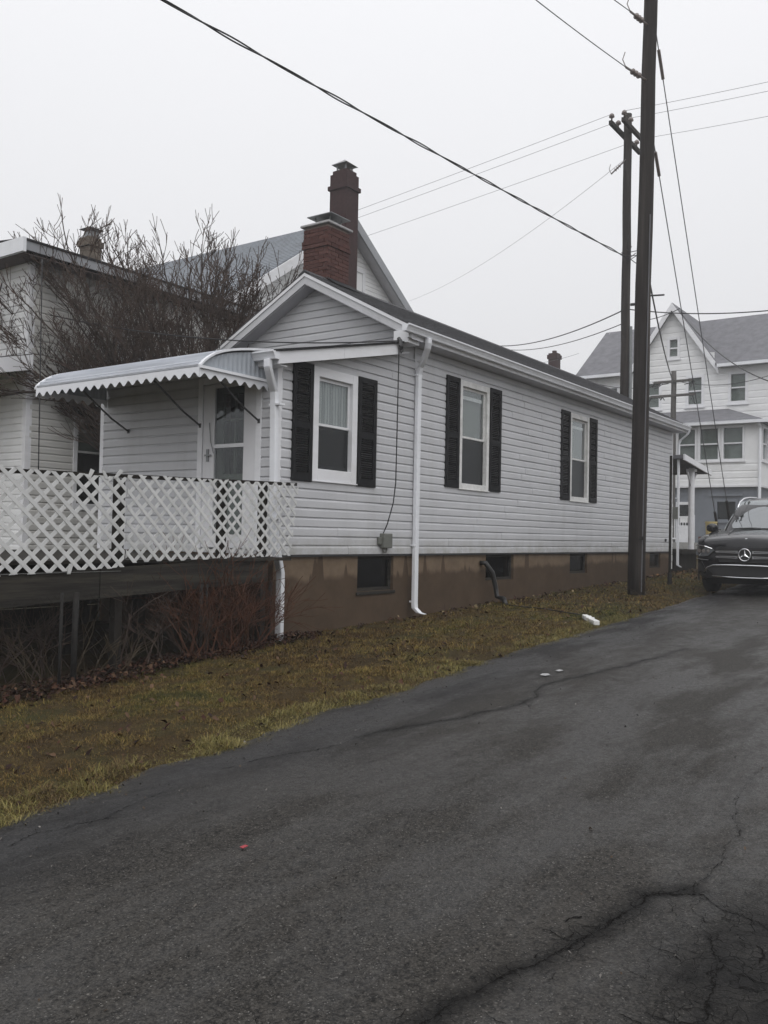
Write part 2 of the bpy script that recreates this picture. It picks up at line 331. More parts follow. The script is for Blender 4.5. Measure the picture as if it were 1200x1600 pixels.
def mesh_np(name, co, q, mat, smooth=True):
    me = bpy.data.meshes.new(name); k = q.shape[1]
    me.vertices.add(len(co)); me.vertices.foreach_set('co', co.astype(np.float32).ravel())
    me.loops.add(q.size); me.loops.foreach_set('vertex_index', q.astype(np.int32).ravel())
    me.polygons.add(len(q)); me.polygons.foreach_set('loop_start', np.arange(0, q.size, k, dtype=np.int32))
    me.polygons.foreach_set('use_smooth', np.full(len(q), smooth)); me.materials.append(MATS[mat]); me.update(calc_edges=True); me.validate(); return me
# broad ground out to the horizon
us = np.concatenate([np.linspace(-150, -42, 8), np.linspace(-40, 60, 81), np.linspace(64, 380, 16)]); vv = np.concatenate([np.linspace(-220, -30, 8), np.linspace(-26, 60, 44), np.linspace(70, 320, 8)])
co, q, _, _ = grid('', '', us, vv, lambda U, V: (U, V, gz(U)-.05-.05*((V < yedge(U)+.4) & (V > -5))))
g = link('ground', mesh_np('ground', co, q, 'far_ground')); g['kind'] = 'structure'
# lawn strip between the street and the houses
us = np.concatenate([np.linspace(-6, 2, 20), np.arange(2.1, 12, .07), np.arange(12, 42, .2)])
def lawn_h(X, Y):
    t = np.clip((Y-yedge(X))/.5, 0, 1); return gz(X)-.012+.035*t+.02*hnoise(X, Y)*t+.012*hnoise(X*4, Y*4)*t-.03*np.clip((Y-6.6)/1.2, 0, 1)
def lawn(U, V):
    y0 = yedge(U)-.10; Y = y0+(12.6-y0)*V**1.35; return U, Y, lawn_h(U, Y)
co, q, _, _ = grid('', '', us, np.linspace(0, 1, 60), lawn)
g = link('lawn', mesh_np('lawn', co, q, 'soil')); g['kind'] = 'structure'
# street: asphalt with cracks, crazing and wheel-worn hollows modelled in the mesh
def pline(pts, X, Y):
    d = np.full(X.shape, 9.0)
    for (ax, ay), (bx, by) in zip(pts[:-1], pts[1:]):
        vx, vy = bx-ax, by-ay; t = np.clip(((X-ax)*vx+(Y-ay)*vy)/(vx*vx+vy*vy), 0, 1); d = np.minimum(d, np.hypot(X-ax-t*vx, Y-ay-t*vy))
    return d
def jag(pts, n=5, a=.10):
    pts = list(pts)
    for lev in range(4):
        out = []
        for (ax, ay), (bx, by) in zip(pts[:-1], pts[1:]):
            L = math.hypot(bx-ax, by-ay); k = random.gauss(0, a*.55)*L; out += [(ax, ay), ((ax+bx)/2-(by-ay)/L*k, (ay+by)/2+(bx-ax)/L*k)]
        pts = out+[pts[-1]]
    return pts
CR = [(jag([(1.9, 1.66), (2.45, 1.55), (2.98, 1.43), (3.43, 1.33), (3.81, 1.30), (3.98, 1.17)]), .010), (jag([(3.98, 1.17), (4.4, 1.14), (5.14, 1.26), (6.2, 1.32), (8.2, 1.2), (10.9, 1.3)]), .003),
      (jag([(3.81, 1.30), (3.95, 1.1), (3.84, 1.0), (3.81, .88), (3.6, .6)]), .007), (jag([(5.3, 3.9), (6.2, 3.62), (6.98, 3.47), (7.62, 3.63), (8.34, 3.63), (9.12, 3.48), (10.9, 3.3)]), .0055),
      (jag([(7.0, 3.47), (6.8, 3.3)]), .008), (jag([(2.55, 4.0), (2.72, 4.05), (3.1, 3.95), (3.6, 4.05)]), .0045), (jag([(1.6, .95), (2.4, 1.0), (3.0, .82), (3.6, .98)]), .007),
      (jag([(2.9, 1.0), (2.95, .6), (3.2, .3)]), .006), (jag([(4.1, 4.12), (4.6, 4.02), (5.3, 3.9)]), .006)]
def road_h(X, Y, fine):
    e = yedge(X)-Y; z = gz(X)+.012-.02*np.exp(-(e/.10)**2)
    z = z+.006*hnoise(X*.9, Y*1.2)-.012*np.exp(-((Y-3.75)/.35)**2)*(X < 14)-.010*np.exp(-((Y-1.35)/.4)**2)
    A = {}
    if fine:
        w_ = .004*hnoise(X*23, Y*23); ck = np.zeros_like(X); wm_ = .45+.75*np.clip(.5+.8*hnoise(X*4.3, Y*5.1), 0, 1.4)
        for pts, wd in CR: ck = np.maximum(ck, np.clip(1.5-pline(pts, X+w_, Y+w_)/(wd*wm_), 0, 1))
        z = z-.003*ck; A['crack'] = ck; A['crackdirt'] = np.clip(np.exp(-(pline(CR[0][0], X+w_*3, Y)/.045)**2)+.7*np.exp(-(pline(CR[2][0], X, Y+w_*3)/.05)**2)+.6*np.exp(-(pline(CR[1][0], X, Y+w_*3)/.04)**2)+.5*np.exp(-(pline(CR[3][0], X, Y)/.04)**2), 0, 1)
        A['wet'] = np.clip(.9*np.exp(-(pline([(4.2, 1.02), (5.4, 1.05), (7.5, .95)], X, Y)/.16)**2)+.8*np.exp(-(pline([(3.6, .62), (4.1, .72), (4.9, .6)], X, Y)/.10)**2)+.55*np.exp(-(pline([(5.5, 3.2), (7.2, 3.1), (11, 3.4)], X, Y)/.18)**2), 0, 1)
        A['craze'] = np.clip(1.7*np.exp(-(((X-3.45)/.62)**2+((Y-.76)/.30)**2))+.9*np.exp(-(pline(CR[0][0], X, Y)/.07)**2)+.6*np.exp(-(pline(CR[3][0], X, Y)/.06)**2), 0, 1)
    else:
        A['crackdirt'] = np.zeros_like(X); A['crack'] = np.zeros_like(X); A['craze'] = np.zeros_like(X)
        A['wet'] = np.clip(.7*np.exp(-(pline([(11, 3.4), (15, 3.7), (22, 3.4)], X, Y)/.35)**2)+.6*np.exp(-(pline([(12, 1.5), (20, 2.2)], X, Y)/.5)**2), 0, 1)
    A['seal'] = np.clip(1.0-np.abs((yedge(X)-Y)-.35)/.75+.35*hnoise(X*1.3, Y*2), 0, 1)
    return z, A
parts = []
for us, n_v, fine, yr in ((np.linspace(-8, 1.4, 40), 40, False, -4.6), (np.arange(1.4, 11.0, .021), 0, True, 0), (np.arange(10.98, 48, .18), 60, False, -4.6)):
    if fine:
        V = np.concatenate([np.linspace(-4.6, -.3, 20)[:-1], np.arange(-.3, 4.0, .021)])
        U2, V2 = np.meshgrid(us, np.concatenate([(V+4.6)/8.6*.93, np.linspace(.93, 1, 50)[1:]]), indexing='ij')
    else: U2, V2 = np.meshgrid(us, np.linspace(0, 1, n_v), indexing='ij')
    Y2 = -4.6+(yedge(U2)+4.6)*V2; Z2, A = road_h(U2, Y2, fine); nu, nv = U2.shape
    i = np.arange(nu*nv).reshape(nu, nv); q = np.stack([i[:-1, :-1], i[1:, :-1], i[1:, 1:], i[:-1, 1:]], -1).reshape(-1, 4)
    parts.append((np.stack([U2, Y2, Z2], -1).reshape(-1, 3), q, {k: v.ravel() for k, v in A.items()}))
off = 0; C_, Q_ = [], []
for c_, q_, _ in parts: C_.append(c_); Q_.append(q_+off); off += len(c_)
me = mesh_np('road', np.concatenate(C_), np.concatenate(Q_), 'asphalt')
for k in ('crack', 'wet', 'seal', 'craze', 'crackdirt'):
    a = me.attributes.new(k, 'FLOAT', 'POINT'); a.data.foreach_set('value', np.concatenate([p[2][k] for p in parts]).astype(np.float32))
road = link('road', me); road['kind'] = 'structure'
n = N('crack_fill'); n.set(Base_Color=(.012, .0113, .0108), Roughness=1.0, Specular_IOR_Level=0.0)
def ribbon(mb, pts, wd, rg, taper=True):
    P = np.array(pts); X_, Y_ = P[:, 0], P[:, 1]; d = np.gradient(P, axis=0); L = np.hypot(d[:, 0], d[:, 1])+1e-9; nx, ny = -d[:, 1]/L, d[:, 0]/L; m = len(P)
    wv_ = np.clip(.55+.75*vnoise(np.arange(m)*.11, np.full(m, rg.uniform(0, 99)), 4, .6), .12, 1.7)*wd
    if taper: wv_ *= np.clip(np.minimum(np.arange(m), m-1-np.arange(m))/6, .15, 1)
    a = wv_*(.5+.4*rg.uniform(-1, 1, m)); b = wv_*(.5+.4*rg.uniform(-1, 1, m))
    def zz(x, y): return road_h(x, y, True)[0]+.0035
    xl, yl, xr, yr = X_+nx*a, Y_+ny*a, X_-nx*b, Y_-ny*b; zl, zr = zz(xl, yl), zz(xr, yr); V = []
    for k in range(m): V += [(xl[k], yl[k], zl[k]), (xr[k], yr[k], zr[k])]
    mb.add(V, [(2*k, 2*k+2, 2*k+3, 2*k+1) for k in range(m-1)])
def fract(pts, lev, a, rg):
    pts = list(pts)
    for _ in range(lev):
        out = []
        for (ax, ay), (bx, by) in zip(pts[:-1], pts[1:]):
            L = math.hypot(bx-ax, by-ay)+1e-9; k = rg.normal(0, a)*L; out += [(ax, ay), ((ax+bx)/2-(by-ay)/L*k, (ay+by)/2+(bx-ax)/L*k)]
        pts = out+[pts[-1]]
    return pts
rg = np.random.default_rng(77)
for pts, wd in CR:
    mb = MB(); base = fract(pts, 2, .13, rg); ribbon(mb, base, wd*.95, rg); o = mb.build('crack', 'crack_fill', road, fix=False)
    for k in range(max(2, len(base)//60)):                     # short side cracks
        i = rg.integers(4, len(base)-4); x, y = base[i]; an = rg.uniform(0, 6.28); ln = rg.uniform(.06, .3); mb = MB(); ribbon(mb, fract([(x, y), (x+ln*math.cos(an), y+ln*math.sin(an))], 5, .13, rg), wd*.4, rg); mb.build('crack', 'crack_fill', road, fix=False)
mb = MB()                                                      # broken, crazed corner of the asphalt
for (cx_, cy_, rx, ry, st_, pr) in ((3.35, .78, .95, .42, .105, .62), (3.2, 1.4, .7, .12, .08, .4)):
    nx_, ny_ = int(2*rx/st_), int(2*ry/st_); G_ = {(i, j): (cx_-rx+i*st_+rg.uniform(-.4, .4)*st_, cy_-ry+j*st_+rg.uniform(-.4, .4)*st_) for i in range(nx_+1) for j in range(ny_+1)}
    for (i, j), p in G_.items():
        e = ((p[0]-cx_)/rx)**2+((p[1]-cy_)/ry)**2
        for q in ((i+1, j), (i, j+1)):
            if q in G_ and rg.uniform() < pr*(1.15-e): ribbon(mb, fract([p, G_[q]], 3, .12, rg), rg.uniform(.002, .006), rg, False)
o = mb.build('fine_cracks', 'crack_fill', road, fix=False); o['kind'] = 'stuff'

# ------------------------------------------------------------------ lap siding and windows
EXP = .127
def lap_d(t):                                # Dutch-lap profile: distance out of the wall at t = 0..1 up the course
    return float(np.interp(t, [0, .66, .74, .84, .91, 1.0], [.021, .021, .0185, .009, .0035, .003]))
def board(P, lo, hi, z0, za, zb, parent, mat, e=EXP, mb=None, off=0.0, rnd=random):   # lo(z), hi(z): ends at height z
    own = mb is None; mb = mb or MB()
    zs = sorted({za, zb} | {z0+e*t for t in (.66, .74, .84, .91) if za < z0+e*t < zb})
    pr = [(.002, za)]+[(lap_d((z-z0)/e)+off, z) for z in zs]+[(.002, zb)]
    m = len(pr); ns = max(1, min(6, int((hi(za)-lo(za))/.7))) if own else 1; V = []; Fc = []
    for j in range(ns+1):
        t = j/ns; wd_, wz = (rnd.gauss(0, .0016), rnd.gauss(0, .0012)) if 0 < j < ns else (0, 0); V += [P(lo(z)+(hi(z)-lo(z))*t, d+wd_ if d > .0025 else d, z+wz) for d, z in pr]
    for j in range(ns): Fc += [(j*m+i, j*m+i+1, (j+1)*m+i+1, (j+1)*m+i) for i in range(m-1)]
    mb.add(V, Fc+[tuple(range(m-1, -1, -1)), tuple(range(ns*m, ns*m+m))])
    if own: mb.build('siding_board', mat, parent)
def siding(P, ulo, uhi, zlo, zhi, parent, mat, holes=(), e=EXP, joints=3.66, mb=None, seed=1):
    rnd = random.Random(seed); z = zlo; row = 0
    L = ulo if callable(ulo) else (lambda zz: ulo)
    H = uhi if callable(uhi) else (lambda zz: uhi)
    while z < zhi-.01:
        zt = min(z+e, zhi); a, b = L(z), H(z)
        if b-a > .04:
            hs_ = sorted([h for h in holes if h[2] < zt-.004 and h[3] > z+.004]); segs = []; cur = None
            pieces = []
            marks = [None]+[h for h in hs_]+[None]; st_ = ('end', L)
            edges = [('L', None)]
            u = a
            for h in hs_:
                pieces.append((u if u != a else None, h[0], z, zt)); u = h[1]
                if h[3] < zt-.006: pieces.append((h[0], h[1], h[3], zt))
                if h[2] > z+.006: pieces.append((h[0], h[1], z, h[2]))
            pieces.append((u if u != a else None, None, z, zt))
            for p0, p1, za, zb in pieces:
                lo = L if p0 is None else (lambda zz, p=p0: p); hi = H if p1 is None else (lambda zz, p=p1: p)
                if hi(za)-lo(za) < .01: continue
                cuts = []; 
                if joints:
                    c = lo(za)+rnd.uniform(.8, joints)
                    while c < hi(za)-.5: cuts.append(c); c += joints
                ends = [lo]+[(lambda zz, p=c: p) for c in cuts]+[hi]
                for k in range(len(ends)-1):
                    lo_k = ends[k] if k == 0 else (lambda zz, f=ends[k]: f(zz)+.003)
                    board(P, lo_k, ends[k+1], z, za, zb, parent, mat, e, mb, off=.0035*(k % 2)+rnd.uniform(0, .002), rnd=rnd)
        z += e; row += 1
def sheathing(P, u0, u1, z0, z1, holes, d=-.004, mb=None):   # flat wall with rectangular openings
    mb = mb or MB(); us_ = sorted({u0, u1} | {min(max(v, u0), u1) for h in holes for v in h[:2]}); zs_ = sorted({z0, z1} | {min(max(v, z0), z1) for h in holes for v in h[2:]})
    for a, b in zip(us_[:-1], us_[1:]):
        for c, e in zip(zs_[:-1], zs_[1:]):
            m, k = (a+b)/2, (c+e)/2
            if any(h[0] < m < h[1] and h[2] < k < h[3] for h in holes): continue
            mb.add([P(a, d, c), P(b, d, c), P(b, d, e), P(a, d, e)], [(0, 1, 2, 3)])
    return mb
def frame4(mb, P, o, i, d0, d1, mi=0):        # picture frame of four boards (o = outer, i = inner rectangle u0,u1,z0,z1)
    mb.boxP(P, o[0], i[0], d0, d1, o[2], o[3], mi); mb.boxP(P, i[1], o[1], d0, d1, o[2], o[3], mi)
    mb.boxP(P, i[0], i[1], d0, d1-.001, o[2], i[2], mi); mb.boxP(P, i[0], i[1], d0, d1-.001, i[3], o[3], mi)
def window(house, P, o, i, mid, style, trimmat='trim'):
    mb = MB(); frame4(mb, P, o, i, -.09, .036); mb.boxP(P, o[0]-.015, o[1]+.015, 0, .05, o[2]-.02, o[2]-.001)
    win = bevel(mb.build('window', trimmat, house), .004, 1)
    ins = .035; lo = (i[0]+.002, i[1]-.002, i[2]+.002, mid); hi_ = (i[0]+.002, i[1]-.002, mid-.002, i[3]-.002)
    s = .042
    m2 = MB(); frame4(m2, P, hi_, (hi_[0]+s, hi_[1]-s, hi_[2]+s*.8, hi_[3]-s), -.045, -.018); m2.build('upper_sash', 'trim' if style == 'curtain' else 'trim_worn', win)
    m2 = MB(); frame4(m2, P, lo, (lo[0]+s, lo[1]-s, lo[2]+s*1.4, lo[3]-s*.8), -.078, -.048); m2.build('lower_sash', 'trim' if style == 'curtain' else 'trim_worn', win)
    m2 = MB(); m2.boxP(P, hi_[0]+s, hi_[1]-s, -.034, -.030, hi_[2]+s*.8, hi_[3]-s); m2.build('pane', 'glass', win)
    m2 = MB(); m2.boxP(P, lo[0]+s, lo[1]-s, -.066, -.062, lo[2]+s*1.4, lo[3]-s*.8); m2.build('pane', 'glass', win)
    m2 = MB(); m2.boxP(P, i[0]+.004, i[1]-.004, -.040, -.038, i[2]+.004, mid-.01); m2.build('insect_screen', 'screen', win)
    m2 = MB(); D0, D1 = -.092, -.9
    c = [(i[0]-.05, i[2]-.05), (i[1]+.05, i[2]-.05), (i[1]+.05, i[3]+.05), (i[0]-.05, i[3]+.05)]
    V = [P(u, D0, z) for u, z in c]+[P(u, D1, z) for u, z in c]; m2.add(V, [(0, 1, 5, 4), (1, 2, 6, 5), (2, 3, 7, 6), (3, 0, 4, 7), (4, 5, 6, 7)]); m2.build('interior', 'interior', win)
    m2 = MB(); uu = np.linspace(i[0], i[1], 40)
    if style == 'curtain':
        zb = mid+.02; V = []
        for u in uu:
            d = -.066+.009*math.sin(u*70)+.005*math.sin(u*31); V += [P(u, d, i[3]), P(u, d*1.02, zb+.012*abs(math.sin(u*34)))]
        m2.add(V, [(2*k, 2*k+2, 2*k+3, 2*k+1) for k in range(39)]); m2.build('curtain', 'curtain', win, fix=False)
    else:
        m2.boxP(P, i[0], i[1], -.115, -.11, mid-.02, i[3]); m2.build('roller_shade', 'shade_green', win)
        m2 = MB(); m2.boxP(P, hi_[0]+s, hi_[1]-s, -.060, -.052, i[3]-.20, i[3]-.14); m2.build('shade_rail', 'trim_worn', win)
    return win
def shutter(house, P, u0, u1, z0, z1):
    mb = MB(); st_ = (u1-u0)*.17; rl = .09; zm = z0+(z1-z0)*.47
    mb.boxP(P, u0, u0+st_, .010, .048, z0, z1); mb.boxP(P, u1-st_, u1, .010, .048, z0, z1)
    for a, b in ((z0, z0+rl*1.2), (zm-rl/2, zm+rl/2), (z1-rl*.9, z1)): mb.boxP(P, u0+st_, u1-st_, .011, .047, a, b)
    mb.boxP(P, u0+.01, u1-.01, .004, .009, z0+.01, z1-.01)
    for a, b in ((z0+rl*1.2, zm-rl/2), (zm+rl/2, z1-rl*.9)):
        k = int((b-a)/.031); st2 = (b-a)/k
        for j in range(k):
            z = a+j*st2; A = [(u0+st_+.002, .042, z), (u0+st_+.002, .046, z+.004), (u0+st_+.002, .020, z+st2*1.0), (u0+st_+.002, .014, z+st2*.9)]
            mb.hull8([P(*p) for p in A], [P(u1-st_-.002, p[1], p[2]) for p in A])
    return mb.build('shutter', 'shutter', house)

# ------------------------------------------------------------------ the bungalow
YW, XF, XG, XR, ZB = 7.844, 8.63, 11.5, 24.69, -.268
YL, YR_ = 11.39, 9.62                        # back wall line, ridge line
house = empty('bungalow', (16.6, 9.6, -1.1))
tag(house, 'low light grey vinyl sided bungalow with black shutters and a white metal awning', 'house')
PR = lambda u, d, z: (u, YW-d, z)            # street wall
PF = lambda u, d, z: (XF-d, u, z)            # entrance wall
PG = lambda u, d, z: (XG-d, u, z)            # gable wall
PB = lambda u, d, z: (u, YL+d, z)            # hidden long wall
ROOFZ = lambda y: 4.33-.53*abs(y-YR_)
SHED = lambda x: 2.33+(x-8.40)*.2226         # top of the low front roof
W1 = (9.32, 10.31, .74, 2.29); W2 = (13.20, 14.24, .84, 2.70); W3 = (17.80, 18.82, .83, 2.70); holesR = [W1, W2, W3]
H = [(9.44, 10.19, .90, 2.16), (13.29, 14.15, .93, 2.60), (17.89, 18.73, .92, 2.60)]
DOOR = (8.09, 9.28, -.22, 2.12)
mb = MB(); sheathing(PR, XF+.01, XR-.01, ZB+.01, 2.2, holesR, mb=mb); sheathing(PR, XG, XR-.01, 2.2, 3.0, holesR, mb=mb); mb.add([PR(XF+.01, -.004, 2.2), PR(XG, -.004, 2.2), PR(XG, -.004, 2.9), PR(XF+.01, -.004, 2.3)], [(0, 1, 2, 3)])
wall = mb.build('street_wall', 'vinyl', house, fix=False)
shedx = lambda z: max(XF+.06, 8.40+(z+.18-2.33)/.2226)
siding(PR, shedx, 11.80, ZB, 2.80, wall, 'vinyl', [W1], seed=3)
siding(PR, 11.86, XR-.05, ZB, 2.99, wall, 'vinyl', [W2, W3], seed=4)
mb = sheathing(PF, YW+.01, YL-.01, ZB+.01, 2.32, [DOOR]); wall = mb.build('entrance_wall', 'vinyl', house, fix=False)
siding(PF, YW+.05, YL-.05, ZB, 2.30, wall, 'vinyl', [DOOR], joints=0, seed=5)
mb = MB(); mb.add([PG(YW, -.004, 2.4), PG(YL, -.004, 2.4), PG(YL, -.004, ROOFZ(YL)-.2), PG(YR_, -.004, ROOFZ(YR_)-.2), PG(YW, -.004, ROOFZ(YW)-.2)], [(0, 1, 2, 3, 4)])
wall = mb.build('gable_wall', 'vinyl', house, fix=False)
siding(PG, lambda z: max(YW+.02, YR_-(4.12-z)/.53), lambda z: min(YL-.02, YR_+(4.12-z)/.53), 2.86, 4.02, wall, 'vinyl', joints=0, seed=6)
mb = sheathing(PB, XF, XG, -1.4, 2.2, []); sheathing(PB, XG, XR, -1.4, 3.0, [], mb=mb); mb.add([(XR, YW, ZB), (XR, YL, ZB), (XR, YL, 3.1), (XR, YR_, 4.2), (XR, YW, 3.1)], [(0, 1, 2, 3, 4)])
mb.add([(XR, YW+.02, -1.4), (XR, YL, -1.4), (XR, YL, ZB), (XR, YW+.02, ZB)], [(0, 1, 2, 3)]); mb.build('rear_wall', 'vinyl', house, fix=False)
for nm, b in (('corner_board', (XF-.022, XF+.075, YW-.022, YW+.075, ZB, 2.16)), ('corner_board', (XR-.06, XR+.02, YW-.022, YW+.06, ZB, 2.99)), ('corner_board', (XF-.022, XF+.06, YL-.06, YL+.022, ZB, 2.30))):
    MB().box(*b).build(nm, 'trim', house)
MB().boxP(PR, 11.802, 11.858, 0, .022, ZB, 3.0).build('joint_strip', 'vinyl', house)
MB().boxP(PR, XF-.01, XR, -.02, .012, ZB-.03, ZB-.002).build('starter_strip', 'dark_metal', house)
# windows with shutters
window(house, PR, W1, H[0], 1.50, 'curtain'); window(house, PR, W2, H[1], 1.72, 'shade', 'trim_worn'); window(house, PR, W3, H[2], 1.72, 'shade', 'trim_worn')
for a, b, c, d in ((8.90, 9.305, .71, 2.30), (10.325, 10.77, .71, 2.30), (12.75, 13.185, .84, 2.71), (14.255, 14.68, .84, 2.71), (17.33, 17.785, .83, 2.71), (18.835, 19.26, .83, 2.71)): shutter(house, PR, a, b, c, d)
# foundation with small basement windows
BW = [(10.47, 11.39, -.82, -.30), (14.31, 15.40, -.77, -.30), (18.01, 18.95, -.73, -.30), (23.06, 23.92, -.70, -.30)]
PFo = lambda u, d, z: (u, YW+.035-d, z)
mb = sheathing(PFo, XF+.03, XR-.02, -1.75, ZB+.01, BW, d=0); sheathing(lambda u, d, z: (XF+.03-d, u, z), YW+.035, YL, -1.75, ZB+.01, [], d=0, mb=mb)
for b in BW:
    for A in ([(b[0], b[2]), (b[0], b[3])], [(b[1], b[3]), (b[1], b[2])], [(b[1], b[2]), (b[0], b[2])], [(b[0], b[3]), (b[1], b[3])]):
        mb.add([PFo(A[0][0], 0, A[0][1]), PFo(A[1][0], 0, A[1][1]), PFo(A[1][0], -.22, A[1][1]), PFo(A[0][0], -.22, A[0][1])], [(0, 1, 2, 3)])
found = mb.build('foundation', 'foundation', house, fix=False)
for k, b in enumerate(BW):
    m2 = MB(); frame4(m2, PFo, (b[0]+.002, b[1]-.002, b[2]+.002, b[3]-.002), (b[0]+.06, b[1]-.06, b[2]+.05, b[3]-.05), -.10, -.05); m2.build('window_frame', 'wood_old', found)
    m2 = MB(); m2.boxP(PFo, b[0]+.06, b[1]-.06, -.085, -.080, b[2]+.05, b[3]-.05); m2.build('window_pane', 'glass_dim', found)
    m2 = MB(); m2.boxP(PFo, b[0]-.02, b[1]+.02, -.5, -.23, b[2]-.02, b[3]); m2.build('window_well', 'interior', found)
    if k == 0: bevel(MB().boxP(PFo, b[0]-.03, b[1]+.03, -.06, .025, b[2]-.05, b[2]-.004).build('window_sill', 'wood_old', found), .008)
# main roof: stepped shingle courses on both slopes, ridge cap
def shingle_slope(mb, y_eave, y_ridge, zf, x0, x1, stepw=.14, th=.012):
    sgn = 1 if y_ridge > y_eave else -1; y = y_eave; L = abs(y_ridge-y_eave); k = int(L/stepw)+1; sw = L/k
    for j in range(k):
        ya, yb = y_eave+sgn*sw*j, y_eave+sgn*sw*(j+1)
        za, zb = zf(ya), zf(yb); a = [(x0, ya, za-.02), (x0, yb, zb-.02), (x0, yb, zb), (x0, ya, za+th)]
        mb.hull8(a, [(x1, p[1], p[2]) for p in a])
mb = MB()
shingle_slope(mb, 7.50, YR_, lambda y: ROOFZ(y)-.01, 11.17, 24.97); shingle_slope(mb, 11.74, YR_, lambda y: ROOFZ(y)-.01, 11.17, 24.97)
roof = mb.build('roof', 'shingle', house)
mb = MB(); mb.prism([(11.16, YR_-.13, ROOFZ(YR_-.13)+.006), (11.16, YR_, ROOFZ(YR_)+.022), (11.16, YR_+.13, ROOFZ(YR_+.13)+.006), (11.16, YR_, ROOFZ(YR_)-.01)], (13.82, 0, 0)); mb.build('ridge_cap', 'shingle', roof)
for s in (-1, 1):
    ye = YR_+s*2.13; f = lambda y, o: ROOFZ(y)-o
    mb = MB(); a = [(11.19, ye, f(ye, .035)), (11.19, YR_, f(YR_, .035)), (11.19, YR_, f(YR_, .21)), (11.19, ye, f(ye, .21))]; mb.hull8(a, [(11.215, p[1], p[2]) for p in a]); mb.build('rake_board', 'vinyl', house)
    mb = MB(); a = [(11.172, ye, f(ye, .03)), (11.172, YR_, f(YR_, .03)), (11.172, YR_, f(YR_, .085)), (11.172, ye, f(ye, .085))]; mb.hull8(a, [(11.189, p[1], p[2]) for p in a]); mb.build('drip_edge', 'trim', house)
    mb = MB(); a = [(11.216, ye, f(ye, .205)), (11.216, YR_, f(YR_, .205)), (11.216, YR_, f(YR_, .225)), (11.216, ye, f(ye, .225))]; mb.hull8(a, [(11.50, p[1], p[2]) for p in a]); mb.build('soffit', 'soffit', house)
mb = MB(); mb.box(11.22, 24.9, 7.545, YW-.001, 3.0, 3.012); mb.build('soffit', 'soffit', house)
mb = MB(); mb.box(11.16, 24.95, 7.522, 7.542, 3.0, 3.185); mb.build('fascia', 'trim', house)
mb = MB(); mb.box(11.165, 11.215, 7.545, 7.80, 2.93, 3.12); mb.box(11.216, 11.49, 7.545, 7.80, 2.93, 2.998); mb.build('eave_return', 'trim', house)
def gutter(name, pts_prof, a, b, parent):     # ogee profile swept from a to b (profile in the plane across the run)
    mb = MB(); m = len(pts_prof); V = [a(*p) for p in pts_prof]+[b(*p) for p in pts_prof]
    mb.add(V, [(i, i+1, m+i+1, m+i) for i in range(m-1)]+[tuple(range(m)), tuple(range(2*m-1, m-1, -1))]); return mb.build(name, 'white_metal', parent, fix=False)
OG = [(0, .10), (0, 0), (.075, 0), (.085, .03), (.105, .065), (.125, .085), (.125, .105), (.112, .106), (.112, .095)]
gutter('gutter', OG, lambda p, z: (10.98, 7.521-p, 3.058+z), lambda p, z: (24.95, 7.521-p, 3.05+z), house)
# low front roof, its rake trim, gutter
mb = MB(); a = [(8.33, 7.60, SHED(8.33)-.03), (8.33, 7.60, SHED(8.33)), (11.5, 7.60, SHED(11.5)), (11.5, 7.60, SHED(11.5)-.03)]; mb.hull8(a, [(p[0], 11.62, p[2]) for p in a]); mb.build('low_roof', 'roll_roof', house)
for xa, xb in ((8.40, 9.74), (9.744, 11.05)):
    mb = MB(); a = [(xa, 7.625, SHED(xa)-.032), (xb, 7.625, SHED(xb)-.032), (xb, 7.625, SHED(xb)-.19), (xa, 7.625, SHED(xa)-.19)]; mb.hull8(a, [(p[0], 7.65, p[2]) for p in a]); mb.build('rake_board', 'trim', house)
mb = MB(); a = [(8.42, 7.652, SHED(8.42)-.17), (11.4, 7.652, SHED(11.4)-.17), (11.4, 7.652, SHED(11.4)-.185), (8.42, 7.652, SHED(8.42)-.185)]; mb.hull8(a, [(p[0], YW-.002, p[2]) for p in a]); mb.build('soffit', 'soffit', house)
mb = MB(); mb.box(8.405, 8.425, 7.66, 11.6, 2.14, 2.295); mb.box(8.426, XF-.025, 7.66, 11.6, 2.135, 2.15); mb.build('fascia', 'trim', house)
gutter('gutter', OG, lambda p, z: (8.40-p, 7.61, 2.195+z), lambda p, z: (8.40-p, 11.62, 2.215+z), house)
# downspouts
def downspout(path, ax, ay, wx, wy, bands, parent, name='downspout'):
    mb = MB(); mb.rect_tube(path, wx, wy, ax, ay); d = bevel(mb.build(name, 'white_metal', parent), .012, 2)
    for (x, y, z, hx, hy) in bands: MB().box(x-hx, x+hx, y-hy, y+hy, z-.012, z+.012).build('strap', 'white_metal', d)
    return d
gx = float(gz(11.84))
downspout([(11.62, 7.46, 3.06), (11.62, 7.46, 2.98), (11.64, 7.49, 2.90), (11.77, 7.66, 2.72), (11.82, 7.74, 2.66), (11.84, 7.775, 2.56), (11.84, 7.775, gx+.22), (11.84, 7.77, gx+.14), (11.86, 7.70, gx+.07), (11.88, 7.62, gx+.05)], (1, 0, 0), (0, 1, 0), .098, .07,
          [(11.845, 7.80, 2.55, .075, .042), (11.845, 7.80, -.14, .075, .042), (11.845, 7.80, gx+.24, .05, .045)], house)
downspout([(8.33, 7.74, 2.20), (8.33, 7.74, 2.10), (8.36, 7.75, 2.05), (8.48, 7.80, 1.90), (8.555, 7.83, 1.82), (8.565, 7.835, 1.72), (8.575, 7.82, .5), (8.60, 7.80, -.1), (8.68, 7.765, -.5), (8.68, 7.765, float(gz(8.6))-.02)], (0, 1, 0), (1, 0, 0), .10, .07,
          [(8.575, 7.80, 1.66, .045, .10), (8.575, 7.80, .2, .045, .10)], house)
